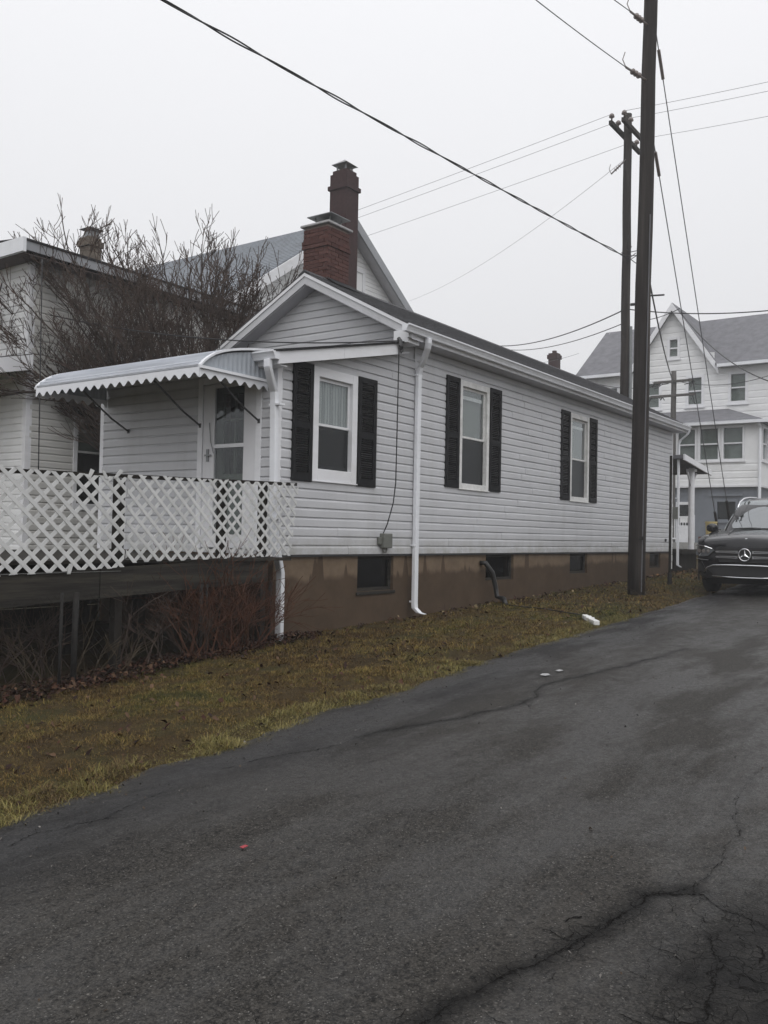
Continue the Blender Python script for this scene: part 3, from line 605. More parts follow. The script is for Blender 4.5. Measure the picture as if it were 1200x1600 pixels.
# entrance door behind a storm door
mb = MB(); mb.boxP(PF, 8.09, 8.19, -.05, .03, -.22, 2.12); mb.boxP(PF, 9.19, 9.28, -.05, .03, -.22, 2.12); mb.boxP(PF, 8.19, 9.19, -.05, .029, 2.03, 2.12)
door = bevel(mb.build('door', 'trim', house), .004, 1)
mb = MB(); frame4(mb, PF, (8.195, 9.185, -.20, 2.02), (8.42, 8.97, -.02, 1.97), -.03, .012); bevel(mb.build('storm_door', 'door_white', door), .004, 1)
MB().boxP(PF, 8.42, 8.97, -.028, .008, 1.15, 1.20).build('crossbar', 'trim', door)
for a, b in ((-.018, 1.149), (1.201, 1.968)): MB().boxP(PF, 8.422, 8.968, -.012, -.008, a, b).build('pane', 'glass', door)
mb = MB(); mb.boxP(PF, 8.20, 9.18, -.16, -.11, -.2, .80); mb.boxP(PF, 8.20, 8.47, -.16, -.11, .80, 2.02); mb.boxP(PF, 8.93, 9.18, -.16, -.11, .80, 2.02); mb.boxP(PF, 8.47, 8.93, -.16, -.11, 1.9, 2.02)
for u in (8.70,): mb.boxP(PF, u-.012, u+.012, -.15, -.11, .80, 1.9)
for z in (1.17, 1.54): mb.boxP(PF, 8.47, 8.688, -.15, -.11, z-.012, z+.012); mb.boxP(PF, 8.712, 8.93, -.15, -.11, z-.012, z+.012)
mb.build('inner_door', 'door_green', door)
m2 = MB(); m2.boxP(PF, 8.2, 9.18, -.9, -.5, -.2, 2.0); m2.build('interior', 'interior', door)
mb = MB(); mb.boxP(PF, 9.06, 9.10, .012, .03, .97, 1.14); mb.boxP(PF, 9.00, 9.12, .032, .045, 1.045, 1.065); mb.boxP(PF, 9.07, 9.09, .029, .034, 1.04, 1.07); mb.build('handle', 'grey_metal', door)
MB().tube([PF(9.06, .02, 1.50), PF(9.02, .03, 1.25), PF(8.97, .02, 1.08)], .006, 5).build('safety_chain', 'grey_metal', door)
# scalloped metal awning
YA0, YA1, XA, ZA = 7.98, 11.26, 7.40, 1.97
prof = [(8.60, 2.37), (8.40, 2.34), (8.22, 2.312), (8.05, 2.280), (7.90, 2.245), (7.76, 2.203), (7.64, 2.155), (7.54, 2.095), (7.455, 2.03), (7.405, 1.975)]
mb = MB(); st_p = []
for i, (x, z) in enumerate(prof):
    if i: st_p.append((x, z+.020))
    st_p.append((x, z)) if i < len(prof)-1 else None
st_p = [prof[0]]
for i in range(1, len(prof)):
    st_p.append((prof[i][0]-.012, prof[i][1]+.030)); st_p.append((prof[i][0]+.02, prof[i][1]+.002))
ext = st_p+[(x+.004, z-.018) for x, z in reversed(st_p)]
mb.prism([(x, YA0+.02, z) for x, z in ext], (0, YA1-YA0-.04, 0)); awn = mb.build('awning', 'awning_metal', house)
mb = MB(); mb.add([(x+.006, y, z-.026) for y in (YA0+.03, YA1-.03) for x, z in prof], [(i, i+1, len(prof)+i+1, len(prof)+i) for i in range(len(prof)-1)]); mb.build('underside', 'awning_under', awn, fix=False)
def scallop(p0, p1, nsc, name):              # hanging valance with a wavy lower edge, folded out from the awning edge
    mb = MB(); m = nsc*12; p0, p1 = Vector(p0), Vector(p1); nrm = (p1-p0).cross(Vector((0, 0, 1))).normalized()*.004; V = []
    for k in range(m+1):
        p = p0.lerp(p1, k/m); dz = .094+.030*math.cos(2*math.pi*k/12)
        V += [p, p-Vector((0, 0, dz)), p+nrm, p+nrm-Vector((0, 0, dz))]
    Fc = []
    for k in range(m):
        a = 4*k; Fc += [(a, a+4, a+5, a+1), (a+2, a+3, a+7, a+6), (a+1, a+5, a+7, a+3), (a, a+2, a+6, a+4)]
    mb.add(V, Fc); mb.build(name, 'white_metal', awn)
scallop((XA, YA0, ZA+.004), (XA, YA1, ZA+.004), 19, 'valance'); scallop((8.60, YA0, ZA), (XA+.004, YA0, ZA), 7, 'valance'); scallop((XA+.004, YA1, ZA), (8.60, YA1, ZA), 7, 'valance')
for y, s in ((YA0, 1), (YA1, -1)):
    mb = MB(); xs = np.linspace(7.45, 8.59, 58); V = []
    for k, x in enumerate(xs):
        top = float(np.interp(x, [p[0] for p in reversed(prof)], [p[1] for p in reversed(prof)]))-.02; d = s*(.014 if (k//2) % 2 else .004)
        V += [(x, y+d, ZA-.01), (x, y+d, top)]
    mb.add(V, [(2*k, 2*k+2, 2*k+3, 2*k+1) for k in range(len(xs)-1)]); mb.build('end_panel', 'awning_grey', awn, fix=False)
    mb = MB()
    mb.rect_tube([(x, y-s*.004, z+.016) for x, z in prof], .05, .03, (0, 1, 0), (0, 0, 1)); mb.box(XA-.004, 8.60, y-s*.02-.012, y-s*.02+.012, ZA-.012, ZA+.022); mb.build('edge_trim', 'white_metal', awn)
for y in (10.75, 9.23, 8.13):
    MB().tube([(XF-.03, y, 1.47), (8.3, y-.0, 1.62), (7.62, y, 2.07)], .013, 6).build('bracket', 'dark_metal', awn); MB().box(XF-.035, XF-.018, y-.02, y+.02, 1.44, 1.50).build('bracket_foot', 'dark_metal', awn)
# chimney of single bricks with a cement crown and a metal rain cap
CX0, CX1, CY0, CY1 = 11.72, 12.30, 9.58, 10.12
chz0, chz1 = 3.85, 5.28
ch = MB().box(CX0+.012, CX1-.012, CY0+.012, CY1-.012, chz0, chz1-.002).build('chimney', 'mortar', house)
bh, bl, bd = .068, .20, .09
bme = MB().box(-bl/2+.005, bl/2-.005, -bd/2, bd/2, 0, bh-.008); bo = bme.build('brick', 'brick', ch); bmesh_data = bo.data
tmp_first = [True]
def brick(x, y, z, rot, k=1.0):
    if tmp_first[0]: o = bo; tmp_first[0] = False
    else: o = bpy.data.objects.new('brick', bmesh_data); COL.objects.link(o); o.parent = ch; o.matrix_parent_inverse = Matrix.Identity(4)
    o.location = (x+random.uniform(-.003, .003), y+random.uniform(-.003, .003), z); o.rotation_euler = (0, 0, R(90) if rot else 0); o.scale = (k, 1, 1)
nc = int((chz1-4.02)/bh)
for r_ in range(nc):
    z = 4.02+r_*bh; out = .0 if r_ not in (nc-4, nc-5, 3) else .022; sh = (r_ % 2)*bl/2
    for (fixed, a0, a1, rot) in ((CY0+bd/2-.004-out, CX0-out, CX1+out, False), (CX0+bd/2-.004-out, CY0-out, CY1+out, True), (CX1-bd/2+.004+out, CY0-out, CY1+out, True)):
        a = a0+ (bd*(r_ % 2) if not rot else bd*((r_+1) % 2)); 
        end = a1 if not rot else a1
        while a < end-.03:
            L = min(bl, end-a); c = a+L/2
            brick(c if not rot else fixed, fixed if not rot else c, z, rot, L/bl); a += L
mb = MB(); mb.box(CX0-.05, CX1+.05, CY0-.05, CY1+.05, chz1, chz1+.045); mb.box(CX0+.09, CX1-.09, CY0+.09, CY1-.09, chz1+.045, chz1+.11); bevel(mb.build('crown', 'cap_cement', ch), .015)
mb = MB(); cx, cy, cz_ = (CX0+CX1)/2+.05, (CY0+CY1)/2, chz1+.22
V = [(cx+sx*.27, cy+sy*.27, cz_) for sx, sy in ((-1, -1), (1, -1), (1, 1), (-1, 1))]; mb.add(V+[(cx, cy, cz_+.12)]+[(x, y, z-.012) for x, y, z in V], [(0, 1, 4), (1, 2, 4), (2, 3, 4), (3, 0, 4), (5, 6, 7, 8), (0, 1, 6, 5), (1, 2, 7, 6), (2, 3, 8, 7), (3, 0, 5, 8)])
for sx, sy in ((-1, -1), (1, -1), (1, 1), (-1, 1)): mb.tube([(cx+sx*.14, cy+sy*.14, chz1+.10), (cx+sx*.17, cy+sy*.17, cz_)], .012, 5)
mb.box(cx-.12, cx+.12, cy-.12, cy+.12, chz1+.112, chz1+.17); mb.build('rain_cap', 'grey_metal', ch)
mb = MB(); mb.box(CX0-.03, CX1+.03, CY0-.03, CY0-.005, 4.0, 4.12); mb.add([(CX0-.06, CY0-.25, ROOFZ(CY0-.25)+.02), (CX1+.1, CY0-.25, ROOFZ(CY0-.25)+.02), (CX1+.1, CY0, ROOFZ(CY0)+.05), (CX0-.06, CY0, ROOFZ(CY0)+.05)], [(0, 1, 2, 3)]); mb.build('flashing', 'roll_roof', ch)
# wall fittings
mb = MB(); mb.boxP(PR, 10.93, 11.15, .018, .11, -.18, .04); mb.boxP(PR, 10.86, 10.94, .018, .07, -.13, -.02); bx = bevel(mb.build('meter_box', 'box_grey', house), .012)
MB().tube([PR(10.96, .06, -.18), PR(10.98, .06, -.24), PR(11.05, .06, -.24), PR(11.07, .06, -.18)], .012, 6).build('conduit_loop', 'box_grey', bx)
MB().tube([PR(11.04, .235, 2.86), PR(11.04, .23, 2.2), PR(11.04, .225, 1.4), PR(11.04, .22, .8), PR(11.03, .19, .5), PR(11.0, .11, .18), PR(10.97, .06, .04)], .010, 6, cap=True).build('service_cable', 'cable', house)
mb = MB(); mb.tube([PR(11.04, .22, 2.97), PR(11.04, .26, 2.92), PR(11.02, .27, 2.84)], .03, 6); mb.tube([PR(11.07, .25, 2.93), PR(11.11, .26, 2.80), PR(11.06, .26, 2.74), PR(11.02, .25, 2.84)], .011, 5); mb.build('service_anchor', 'dark_metal', house)
MB().tube([PR(24.1, .0, .04), PR(24.1, .06, .03)], .04, 10).build('vent_pipe', 'dark_metal', house)
# back porch roof, post and braces
mb = MB(); a = [(24.72, 7.55, 2.28), (24.72, 11.2, 2.28), (24.72, 11.2, 2.38), (24.72, 7.55, 2.38)]; b = [(27.3, 7.55, 2.02), (27.3, 11.2, 2.02), (27.3, 11.2, 2.12), (27.3, 7.55, 2.12)]; mb.hull8(a, b); mb.build('porch_roof', 'shingle_far', house)
mb = MB(); a = [(24.72, 7.50, 2.24), (24.72, 7.545, 2.24), (24.72, 7.545, 2.40), (24.72, 7.50, 2.40)]; mb.hull8(a, [(27.35, p[1], p[2]-.26) for p in a]); mb.build('porch_fascia', 'trim', house)
mb = MB(); mb.tube([(26.2, 7.75, -.21), (26.2, 7.75, 2.13)], .085, 14); mb.box(26.08, 26.32, 7.63, 7.87, 2.02, 2.10); mb.build('porch_post', 'trim', house, smooth=False)
mb = MB()
for s in (-1, 1): mb.tube([(26.2, 7.75, 1.55), (26.2+s*.42, 7.75, 2.0)], .03, 6)
mb.build('porch_brace', 'trim', house)
MB().box(24.95, 27.2, 7.62, 11.3, -.32, -.21).build('porch_floor', 'wood_old', house); MB().box(25.0, 27.1, 7.85, 11.2, -1.2, -.321).build('porch_skirt', 'wood_dark', house)
downspout([(24.92, 7.44, 3.06), (24.92, 7.50, 2.95), (24.90, 7.68, 2.80), (24.88, 7.72, 2.7), (24.88, 7.72, float(gz(24.9))+.22), (24.92, 7.64, float(gz(24.9))+.16)], (1, 0, 0), (0, 1, 0), .08, .06, [(24.88, 7.75, 1.2, .055, .04)], house)
mb = MB()
for k in range(9): mb.box(24.72, 24.86+.02*(k % 2), 7.86, 8.4, -.75+k*.2, -.75+k*.2+.19)
mb.build('block_pier', 'trim_worn', house)
MB().box(24.73, 24.83, 7.70, 7.84, .62, .95).build('utility_box', 'box_grey', house)

# ------------------------------------------------------------------ deck with lattice railing
deck = empty('deck', (6.6, 9.3, -1.4)); tag(deck, 'raised wooden deck before the entrance, with white lattice along its street side', 'deck')
LA, LB = Vector((4.35, 7.41, 0)), Vector((8.76, 7.591, 0)); LD = (LB-LA).normalized(); LNn = Vector((LD.y, -LD.x, 0)); LLEN = (LB-LA).length
def PL(u, d, z): p = LA+LD*u+LNn*d; return (p.x, p.y, z)
ztop = lambda u: .53+.125*u/LLEN; zbot = lambda u: -.405+.15*u/LLEN
mb = MB()
def lath(P4, th0, th1, parent):             # a slat clipped to the panel: polygon in (u, z), between two depths
    m2 = MB(); m = len(P4); V = [PL(u, th0, z) for u, z in P4]+[PL(u, th1, z) for u, z in P4]
    m2.add(V, [tuple(range(m)), tuple(range(2*m-1, m-1, -1))]+[(i, (i+1) % m, m+(i+1) % m, m+i) for i in range(m)]); m2.build('slat', 'lattice', parent)
def clip(poly, a, b, c):                     # keep a*u+b*z <= c
    out = []
    for i in range(len(poly)):
        p, q_ = poly[i], poly[(i+1) % len(poly)]; dp, dq = a*p[0]+b*p[1]-c, a*q_[0]+b*q_[1]-c
        if dp <= 0: out.append(p)
        if (dp < 0) != (dq < 0) and dp != dq: t = dp/(dp-dq); out.append((p[0]+(q_[0]-p[0])*t, p[1]+(q_[1]-p[1])*t))
    return out
def lattice(u0, u1, zt0, zt1, zb0, zb1, du=.176, dz=.158, wdt=.036, d0=.03, skew=0.0, tilt_r=0.0):
    fr = MB(); fr.boxP(PL, u0+.02, u1-.02, d0-.022, d0-.012, zb0+.03, zb0+.031); panel = fr.build('lattice_panel', 'lattice', deck)
    a_s, b_s = (zt1-zt0)/(u1-u0), (zb1-zb0)/(u1-u0)
    for s, dep in ((1, 0.0), (-1, .0055)):
        L = math.hypot(du, dz); nx, nz = dz/L*s, -du/L*-1; step = du*dz/L          # normal of the slat family
        nx, nz = (dz/L, -du/L) if s > 0 else (dz/L, du/L); dx, dzz = (du/L, dz/L) if s > 0 else (du/L, -dz/L)
        cs = [nx*u+nz*z for u in (u0, u1) for z in (zb0-.2, zt1+.2)]; k0, k1 = int(min(cs)/step)-1, int(max(cs)/step)+1
        for k in range(k0, k1+1):
            c = k*step+skew+random.uniform(-.004, .004); hw = wdt/2; jj = random.uniform(-.006, .006)
            ctr = (nx*c, nz*c); poly = [(ctr[0]+dx*t+nx*h, ctr[1]+dzz*t+nz*h) for t, h in ((-12, -hw), (12, -hw), (12, hw), (-12, hw))]
            for A in ((-1, tilt_r if False else 0, -u0), (1, -tilt_r, u1-tilt_r*zt1), (-a_s, 1, zt0-a_s*u0+jj), (b_s, -1, -(zb0-b_s*u0)+jj)):
                poly = clip(poly, *A)
                if len(poly) < 3: break
            if len(poly) >= 3 and max(p[0] for p in poly)-min(p[0] for p in poly) > .015: lath(poly, d0+dep, d0+dep+.005, panel)
uA, uB = 1.60, 3.10
lattice(-.35, uA-.03, ztop(0)+.03, ztop(uA)-.035, zbot(0)-.03, zbot(uA)-.015, du=.182, dz=.160, wdt=.039, d0=.06, skew=.03)
lattice(uA+.01, uB-.005, ztop(uA)+.0, ztop(uB), zbot(uA)+.03, zbot(uB)+.01, du=.172, dz=.157, d0=.035)
lattice(uB+.005, LLEN, ztop(uB)-.01, ztop(LLEN), zbot(uB)+.015, zbot(LLEN)-.01, du=.170, dz=.156, d0=.032, skew=.02, tilt_r=.16)
for (u, z, a) in ((1.10, .50, .5), (1.32, .50, -.4), (1.42, .52, .9), (.9, -.42, .3)):                # broken lath ends
    m2 = MB(); m2.hull8([PL(u-.02, .07, z), PL(u+.02, .07, z), PL(u+.02, .075, z+.01), PL(u-.02, .075, z+.01)], [PL(u-.03+.1*a, .07, z+.10), PL(u+.015+.1*a, .07, z+.085), PL(u+.015+.1*a, .075, z+.085), PL(u-.03+.1*a, .075, z+.10)]); m2.build('broken_slat', 'lattice', deck)
for a, b in ((.2, 1.56), (1.60, LLEN-.02)):
    mb = MB(); q4 = [(a, ztop(a)-.035), (b, ztop(b)-.035), (b, ztop(b)+.005), (a, ztop(a)+.005)]; mb.hull8([PL(u, -.035, z) for u, z in q4], [PL(u, .02, z) for u, z in q4]); mb.build('top_rail', 'wood_dark', deck)
for u in (.05, 1.57, 3.08, 3.80): MB().boxP(PL, u-.045, u+.045, -.08, .0, -1.5, ztop(u)-.04).build('post', 'wood_dark', deck)
for a, b, o in ((-.4, 1.30, .0), (1.30, 1.72, .012), (1.72, LLEN-.56, -.006)):
    mb = MB(); q4 = [(a+.002, zbot(a)-.31), (b-.002, zbot(b)-.31), (b-.002, zbot(b)-.015), (a+.002, zbot(a)-.015)]; mb.hull8([PL(u, -.015+o, z) for u, z in q4], [PL(u, .028+o, z) for u, z in q4]); mb.build('rim_board', 'wood_old', deck)
for k in range(12):
    y0 = 7.50+k*.325; MB().box(3.6, XF-.05, y0, y0+.315, -.33+.0008*k, -.295+.0008*k).build('deck_board', 'wood_old', deck)
for x in (4.5, 6.0, 7.6): MB().box(x-.05, x+.05, 7.62, 11.3, -.52, -.332).build('joist', 'wood_dark', deck)
for x, y in ((4.5, 9.2), (6.4, 9.0), (4.5, 11.2), (8.2, 11.2), (7.6, 9.2)): MB().box(x-.06, x+.06, y-.06, y+.06, -1.6, -.525).build('post', 'wood_dark', deck)
for k in range(5): MB().box(3.5, XF-.03, 11.34, 11.37, -1.62+k*.26, -1.62+k*.26+.25).build('added_blocker_board', 'wood_dark', deck)  # boards added to block the lit ground beyond and keep the under-deck dark
# ------------------------------------------------------------------ chain-link fence under the deck edge
FA, FB = Vector((4.10, 7.05, 0)), Vector((8.45, 7.66, 0)); FD = (FB-FA).normalized(); FN = Vector((FD.y, -FD.x, 0)); FL_ = (FB-FA).length
fence = empty('chain_link_fence', (6.3, 7.35, -1.45)); tag(fence, 'rusty chain-link fence with pipe posts in front of the dark space under the deck', 'fence')
def PC(u, d, z): p = FA+FD*u+FN*d; return (p.x, p.y, z)
for u, r_ in ((.12, .022), (.95, .015), (1.12, .028), (2.95, .024), (3.05, .013), (4.3, .02)):
    x = (FA+FD*u).x; MB().tube([PC(u, 0, float(gz(x))-.05), PC(u+.01, 0, -.58)], r_, 8).build('post', 'galv', fence, smooth=True)
mb = MB(); zt_, zb_ = -.60, -1.52; hh_ = zt_-zb_; st_ = .085
for s in (1, -1):
    for k in range(int((FL_+hh_)/st_)):
        ua = k*st_-(hh_ if s > 0 else 0); ub = ua+hh_; za, zb2 = (zb_, zt_) if s > 0 else (zt_, zb_)
        if ua < 0: t = -ua/hh_; za = za+(zb2-za)*t; ua = 0
        if ub > FL_: t = (FL_-ua)/(ub-ua); zb2 = za+(zb2-za)*t; ub = FL_
        if ub-ua > .03: mb.tube([PC(ua, .004*s+.026, za), PC(ub, .004*s+.026, zb2)], .0011, 3, cap=False)
wm = mb.build('wire_mesh', 'galv', fence, fix=False); wm['kind'] = 'stuff'

# ------------------------------------------------------------------ neighbour house with boxy eaves
H2Y, H2X, H2B = 14.5, 9.35, 14.75
h2 = empty('neighbour_house', (12, 17, -1.2)); tag(h2, 'two-storey white sided house behind the bare tree, brown chimney on its low roof', 'house')
P2R = lambda u, d, z: (u, H2Y-d, z); P2F = lambda u, d, z: (H2X-d, u, z)
W4 = (10.33, 11.25, .40, 2.14)
wl = sheathing(P2R, H2X, H2B, -1.5, 4.80, [W4]).build('street_wall', 'vinyl_warm', h2, fix=False)
siding(P2R, H2X+.06, H2B, -.9, 4.74, wl, 'vinyl_warm', [W4], seed=12, joints=0)
wl = sheathing(P2F, H2Y, 24, -1.5, 4.80, []).build('front_wall', 'vinyl_bright', h2, fix=False)
siding(P2F, H2Y+.06, 20, -.9, 4.74, wl, 'vinyl_bright', seed=13, joints=0)
MB().box(H2X-.02, H2X+.10, H2Y-.022, H2Y+.10, -1.3, 4.78).build('corner_board', 'trim', h2)
mb = sheathing(lambda u, d, z: (H2B, u, z), H2Y, 24, -1.5, 4.8, []); sheathing(lambda u, d, z: (u, 24, z), H2X, H2B, -1.5, 4.8, [], mb=mb); mb.build('rear_wall', 'vinyl_warm', h2, fix=False)
window(h2, P2R, W4, (10.42, 11.16, .50, 2.05), 1.47, 'dark', 'trim')
mb = MB(); z0_, z1_ = 4.80, 5.02
mb.prism([(8.95, 14.1, z1_), (8.95, 24, z1_), (15.1, 24, z1_), (15.1, 14.1, z1_), ], (0, 0, .04)); mb.add([(8.97, 14.12, z1_+.04), (15.08, 14.12, z1_+.04), (15.08, 19.2, z1_+.55), (8.97, 19.2, z1_+.55), (8.97, 24, z1_+.04), (15.08, 24, z1_+.04)], [(0, 1, 2, 3), (3, 2, 5, 4), (0, 3, 4), (1, 5, 2)])
rf = mb.build('roof', 'roll_roof', h2, fix=False)
mb = MB(); mb.box(8.97, 15.08, 14.12, 14.15, z0_+.06, z1_-.001); mb.box(8.97, 9.0, 14.151, 24, z0_+.06, z1_-.001); mb.build('fascia', 'rake_grey', h2)
mb = MB(); mb.box(8.90, 8.968, 14.05, 24, z0_+.0, z1_+.03); mb.build('cornice', 'white_metal', h2)
mb = MB(); mb.box(9.0, 15.08, 14.151, H2Y, z0_, z0_+.012); mb.box(9.0, H2X, H2Y, 24, z0_, z0_+.012); mb.build('soffit', 'eave_brown', h2)
ch2 = MB().box(11.69, 12.0, 16.04, 16.36, 4.9, 6.22).build('chimney', 'brick_brown', h2)
MB().box(11.65, 12.04, 16.0, 16.40, 6.02, 6.14).build('corbel', 'brick_brown', ch2)
mb = MB(); mb.box(11.75, 11.97, 16.1, 16.3, 6.22, 6.36); cx, cy = 11.86, 16.2; V = [(cx+a*.19, cy+b*.19, 6.40) for a, b in ((-1, -1), (1, -1), (1, 1), (-1, 1))]; mb.add(V+[(cx, cy, 6.5)], [(0, 1, 4), (1, 2, 4), (2, 3, 4), (3, 0, 4), (0, 1, 2, 3)]); mb.build('rain_cap', 'grey_metal', ch2)
mb = MB(); mb.hull8([(9.34, 14.35, 3.0), (9.34, 20, 3.0), (9.34, 20, 3.12), (9.34, 14.35, 3.12)], [(7.6, 14.35, 2.55), (7.6, 20, 2.55), (7.6, 20, 2.67), (7.6, 14.35, 2.67)]); mb.build('porch_roof', 'roll_roof', h2)
mb = MB(); mb.hull8([(9.335, 14.31, 2.83), (9.335, 14.345, 2.83), (9.335, 14.345, 3.10), (9.335, 14.31, 3.10)], [(7.56, 14.31, 2.40), (7.56, 14.345, 2.40), (7.56, 14.345, 2.65), (7.56, 14.31, 2.65)]); mb.build('porch_fascia', 'trim', h2)
# ------------------------------------------------------------------ gabled house behind the chimney
H3Y, H3X, H3Z = 16.5, 20.98, 9.42
h3 = empty('gabled_house', (21.4, 20, -1)); tag(h3, 'tall white house with a steep slate gable and a dark red chimney, behind the bungalow', 'house')
SL = .685; r3 = lambda x: H3Z-SL*abs(x-H3X); HW = 5.25
P3 = lambda u, d, z: (u, H3Y-d, z)
mb = MB(); W5 = (21.15, 22.0, 6.6, 8.15)
sheathing(P3, H3X-HW+.3, H3X+HW-.3, -1.5, 5.8, [], mb=mb); mb.add([P3(H3X-HW+.3, -.004, 5.8), P3(H3X+HW-.3, -.004, 5.8), P3(H3X, -.004, H3Z-.2)], [(0, 1, 2)])
mb.add([(H3X-HW+.3, H3Y, -1.5), (H3X-HW+.3, 26, -1.5), (H3X-HW+.3, 26, 6.0), (H3X-HW+.3, H3Y, 6.0)], [(0, 1, 2, 3)]); mb.add([(H3X+HW-.3, H3Y, -1.5), (H3X+HW-.3, 26, -1.5), (H3X+HW-.3, 26, 6.0), (H3X+HW-.3, H3Y, 6.0)], [(0, 1, 2, 3)])
wl = mb.build('wall', 'vinyl_bright', h3, fix=False)
mb = MB(); siding(P3, lambda z: max(H3X-HW+.3, H3X-(H3Z-.3-z)/SL), lambda z: min(H3X+HW-.3, H3X+(H3Z-.3-z)/SL), 2.5, 9.2, wl, 'vinyl_bright', [W5], joints=0, mb=mb); sd_ = mb.build('siding_board', 'vinyl_bright', wl); sd_['kind'] = 'stuff'
window(h3, P3, W5, (21.27, 21.88, 6.73, 8.02), 7.35, 'shade')
for s in (-1, 1):
    mb = MB(); L = math.hypot(HW, HW*SL); k = 34
    for j in range(k):
        xa, xb = H3X+s*HW*(1-j/k), H3X+s*HW*(1-(j+1)/k); a = [(xa, 16.12, r3(xa)-.03), (xb, 16.12, r3(xb)-.03), (xb, 16.12, r3(xb)), (xa, 16.12, r3(xa)+.02)]; mb.hull8(a, [(p[0], 26.2, p[2]) for p in a])
    rr = mb.build('roof', 'slate', h3)
    xe = H3X+s*HW; a = [(xe, 16.05, r3(xe)-.03), (H3X, 16.05, r3(H3X)-.03), (H3X, 16.05, r3(H3X)-.34), (xe, 16.05, r3(xe)-.34)]
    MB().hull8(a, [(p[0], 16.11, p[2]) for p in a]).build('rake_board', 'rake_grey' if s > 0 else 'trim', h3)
    a = [(xe, 16.115, r3(xe)-.22), (H3X, 16.115, r3(H3X)-.22), (H3X, 16.115, r3(H3X)-.25), (xe, 16.115, r3(xe)-.25)]; MB().hull8(a, [(p[0], H3Y, p[2]) for p in a]).build('soffit', 'soffit', h3)
xe = H3X-HW; mb = MB(); mb.box(xe-.12, xe+.02, 16.1, 26, r3(xe)-.14, r3(xe)-.02); mb.build('gutter', 'white_metal', h3)
mb = MB(); mb.box(xe-.08, xe+.62, 16.08, 16.45, r3(xe)-.42, r3(xe)-.27); mb.box(xe-.02, xe+.14, 16.15, 16.31, 4.4, r3(xe)-.42); mb.box(xe-.06, xe+1.3, 16.1, 16.45, 4.9, 5.05); mb.build('eave_return', 'trim_worn', h3)
c3 = MB().box(20.18, 20.74, 15.84, 16.46, 5.5, 10.48).build('chimney', 'brick_far', h3)
mb = MB(); mb.box(20.13, 20.79, 15.79, 16.51, 10.02, 10.14); mb.box(20.23, 20.69, 15.89, 16.41, 10.481, 10.60); mb.build('corbel', 'brick_far', c3)
mb = MB()
for a, b in ((-1, -1), (1, -1), (1, 1), (-1, 1)): mb.box(20.46+a*.15-.02, 20.46+a*.15+.02, 16.15+b*.15-.02, 16.15+b*.15+.02, 10.6, 10.78)
V = [(20.46+a*.28, 16.15+b*.28, 10.78) for a, b in ((-1, -1), (1, -1), (1, 1), (-1, 1))]; mb.add(V+[(20.46, 16.15, 10.98)], [(0, 1, 4), (1, 2, 4), (2, 3, 4), (3, 0, 4), (3, 2, 1, 0)]); mb.build('rain_cap', 'grey_metal', c3)

# ------------------------------------------------------------------ big white house at the end of the street
FX = 42.0; fh = empty('end_house', (44, 10, -.4)); tag(fh, 'large white clapboard house with a pointed front gable, at the far end of the lane', 'house')
PE = lambda u, d, z: (FX-d, u, z)
wins = [(11.98, 12.64, 6.32, 7.62), (10.06, 10.74, 6.34, 7.64), (13.95, 14.62, 6.30, 7.50), (16.0, 16.7, 6.25, 7.45), (13.10, 13.52, 8.63, 9.50), (7.6, 8.3, 6.34, 7.64)]
mb = sheathing(PE, 3.5, 17.8, -.8, 8.05, wins[:4]+wins[5:]); sheathing(PE, 11.45, 15.2, 8.05, 8.7, [wins[4]], mb=mb)
mb.add([PE(11.9, -.004, 8.7), PE(13.10, -.004, 8.7), PE(13.10, -.004, 10.6)], [(0, 1, 2)]); mb.add([PE(13.52, -.004, 8.7), PE(14.8, -.004, 8.7), PE(13.52, -.004, 10.6)], [(0, 1, 2)])
mb.add([PE(13.1, -.004, 9.5), PE(13.52, -.004, 9.5), PE(13.52, -.004, 10.75), PE(13.1, -.004, 10.75)], [(0, 1, 2, 3)])
mb.add([(FX, 17.8, -.8), (49, 17.8, -.8), (49, 17.8, 8.05), (45.5, 17.8, 11), (FX, 17.8, 8.05)], [(0, 1, 2, 3, 4)]); mb.add([(FX, 3.5, -.8), (49, 3.5, -.8), (49, 3.5, 8.05), (45.5, 3.5, 11), (FX, 3.5, 8.05)], [(0, 1, 2, 3, 4)])
wl = mb.build('wall', 'vinyl_bright', fh, fix=False)
mb = MB(); siding(PE, 3.5, 17.8, 2.6, 7.95, wl, 'vinyl_bright', wins[:4]+wins[5:], e=.30, joints=0, mb=mb); siding(PE, lambda z: max(11.45, 13.32-(10.95-z)/1.5), lambda z: min(15.2, 13.32+(10.95-z)/1.5), 8.0, 10.7, wl, 'vinyl_bright', [wins[4]], e=.30, joints=0, mb=mb)
x = mb.build('siding_board', 'vinyl_bright', wl); x['kind'] = 'stuff'
def simple_window(P, b, parent, mid=True, fr=.09, tm='trim', dark=False):
    mb = MB(); frame4(mb, P, (b[0]-fr, b[1]+fr, b[2]-fr, b[3]+fr), (b[0]+.03, b[1]-.03, b[2]+.04, b[3]-.04), -.10, .05)
    if mid: zc = (b[2]+b[3])/2; mb.boxP(P, b[0]+.03, b[1]-.03, -.06, .0, zc-.03, zc+.03)
    mb.boxP(P, b[0]-fr-.05, b[1]+fr+.05, .0, .09, b[2]-fr-.06, b[2]-fr-.002); wn = mb.build('window', tm, parent)
    MB().boxP(P, b[0]+.03, b[1]-.03, -.075, -.065, b[2]+.04, b[3]-.04).build('pane', 'glass', wn); MB().boxP(P, b[0]-.02, b[1]+.02, -.5, -.12, b[2]-.02, b[3]+.02).build('interior', 'interior' if dark else 'room_light', wn)
for b in wins: simple_window(PE, b, fh)
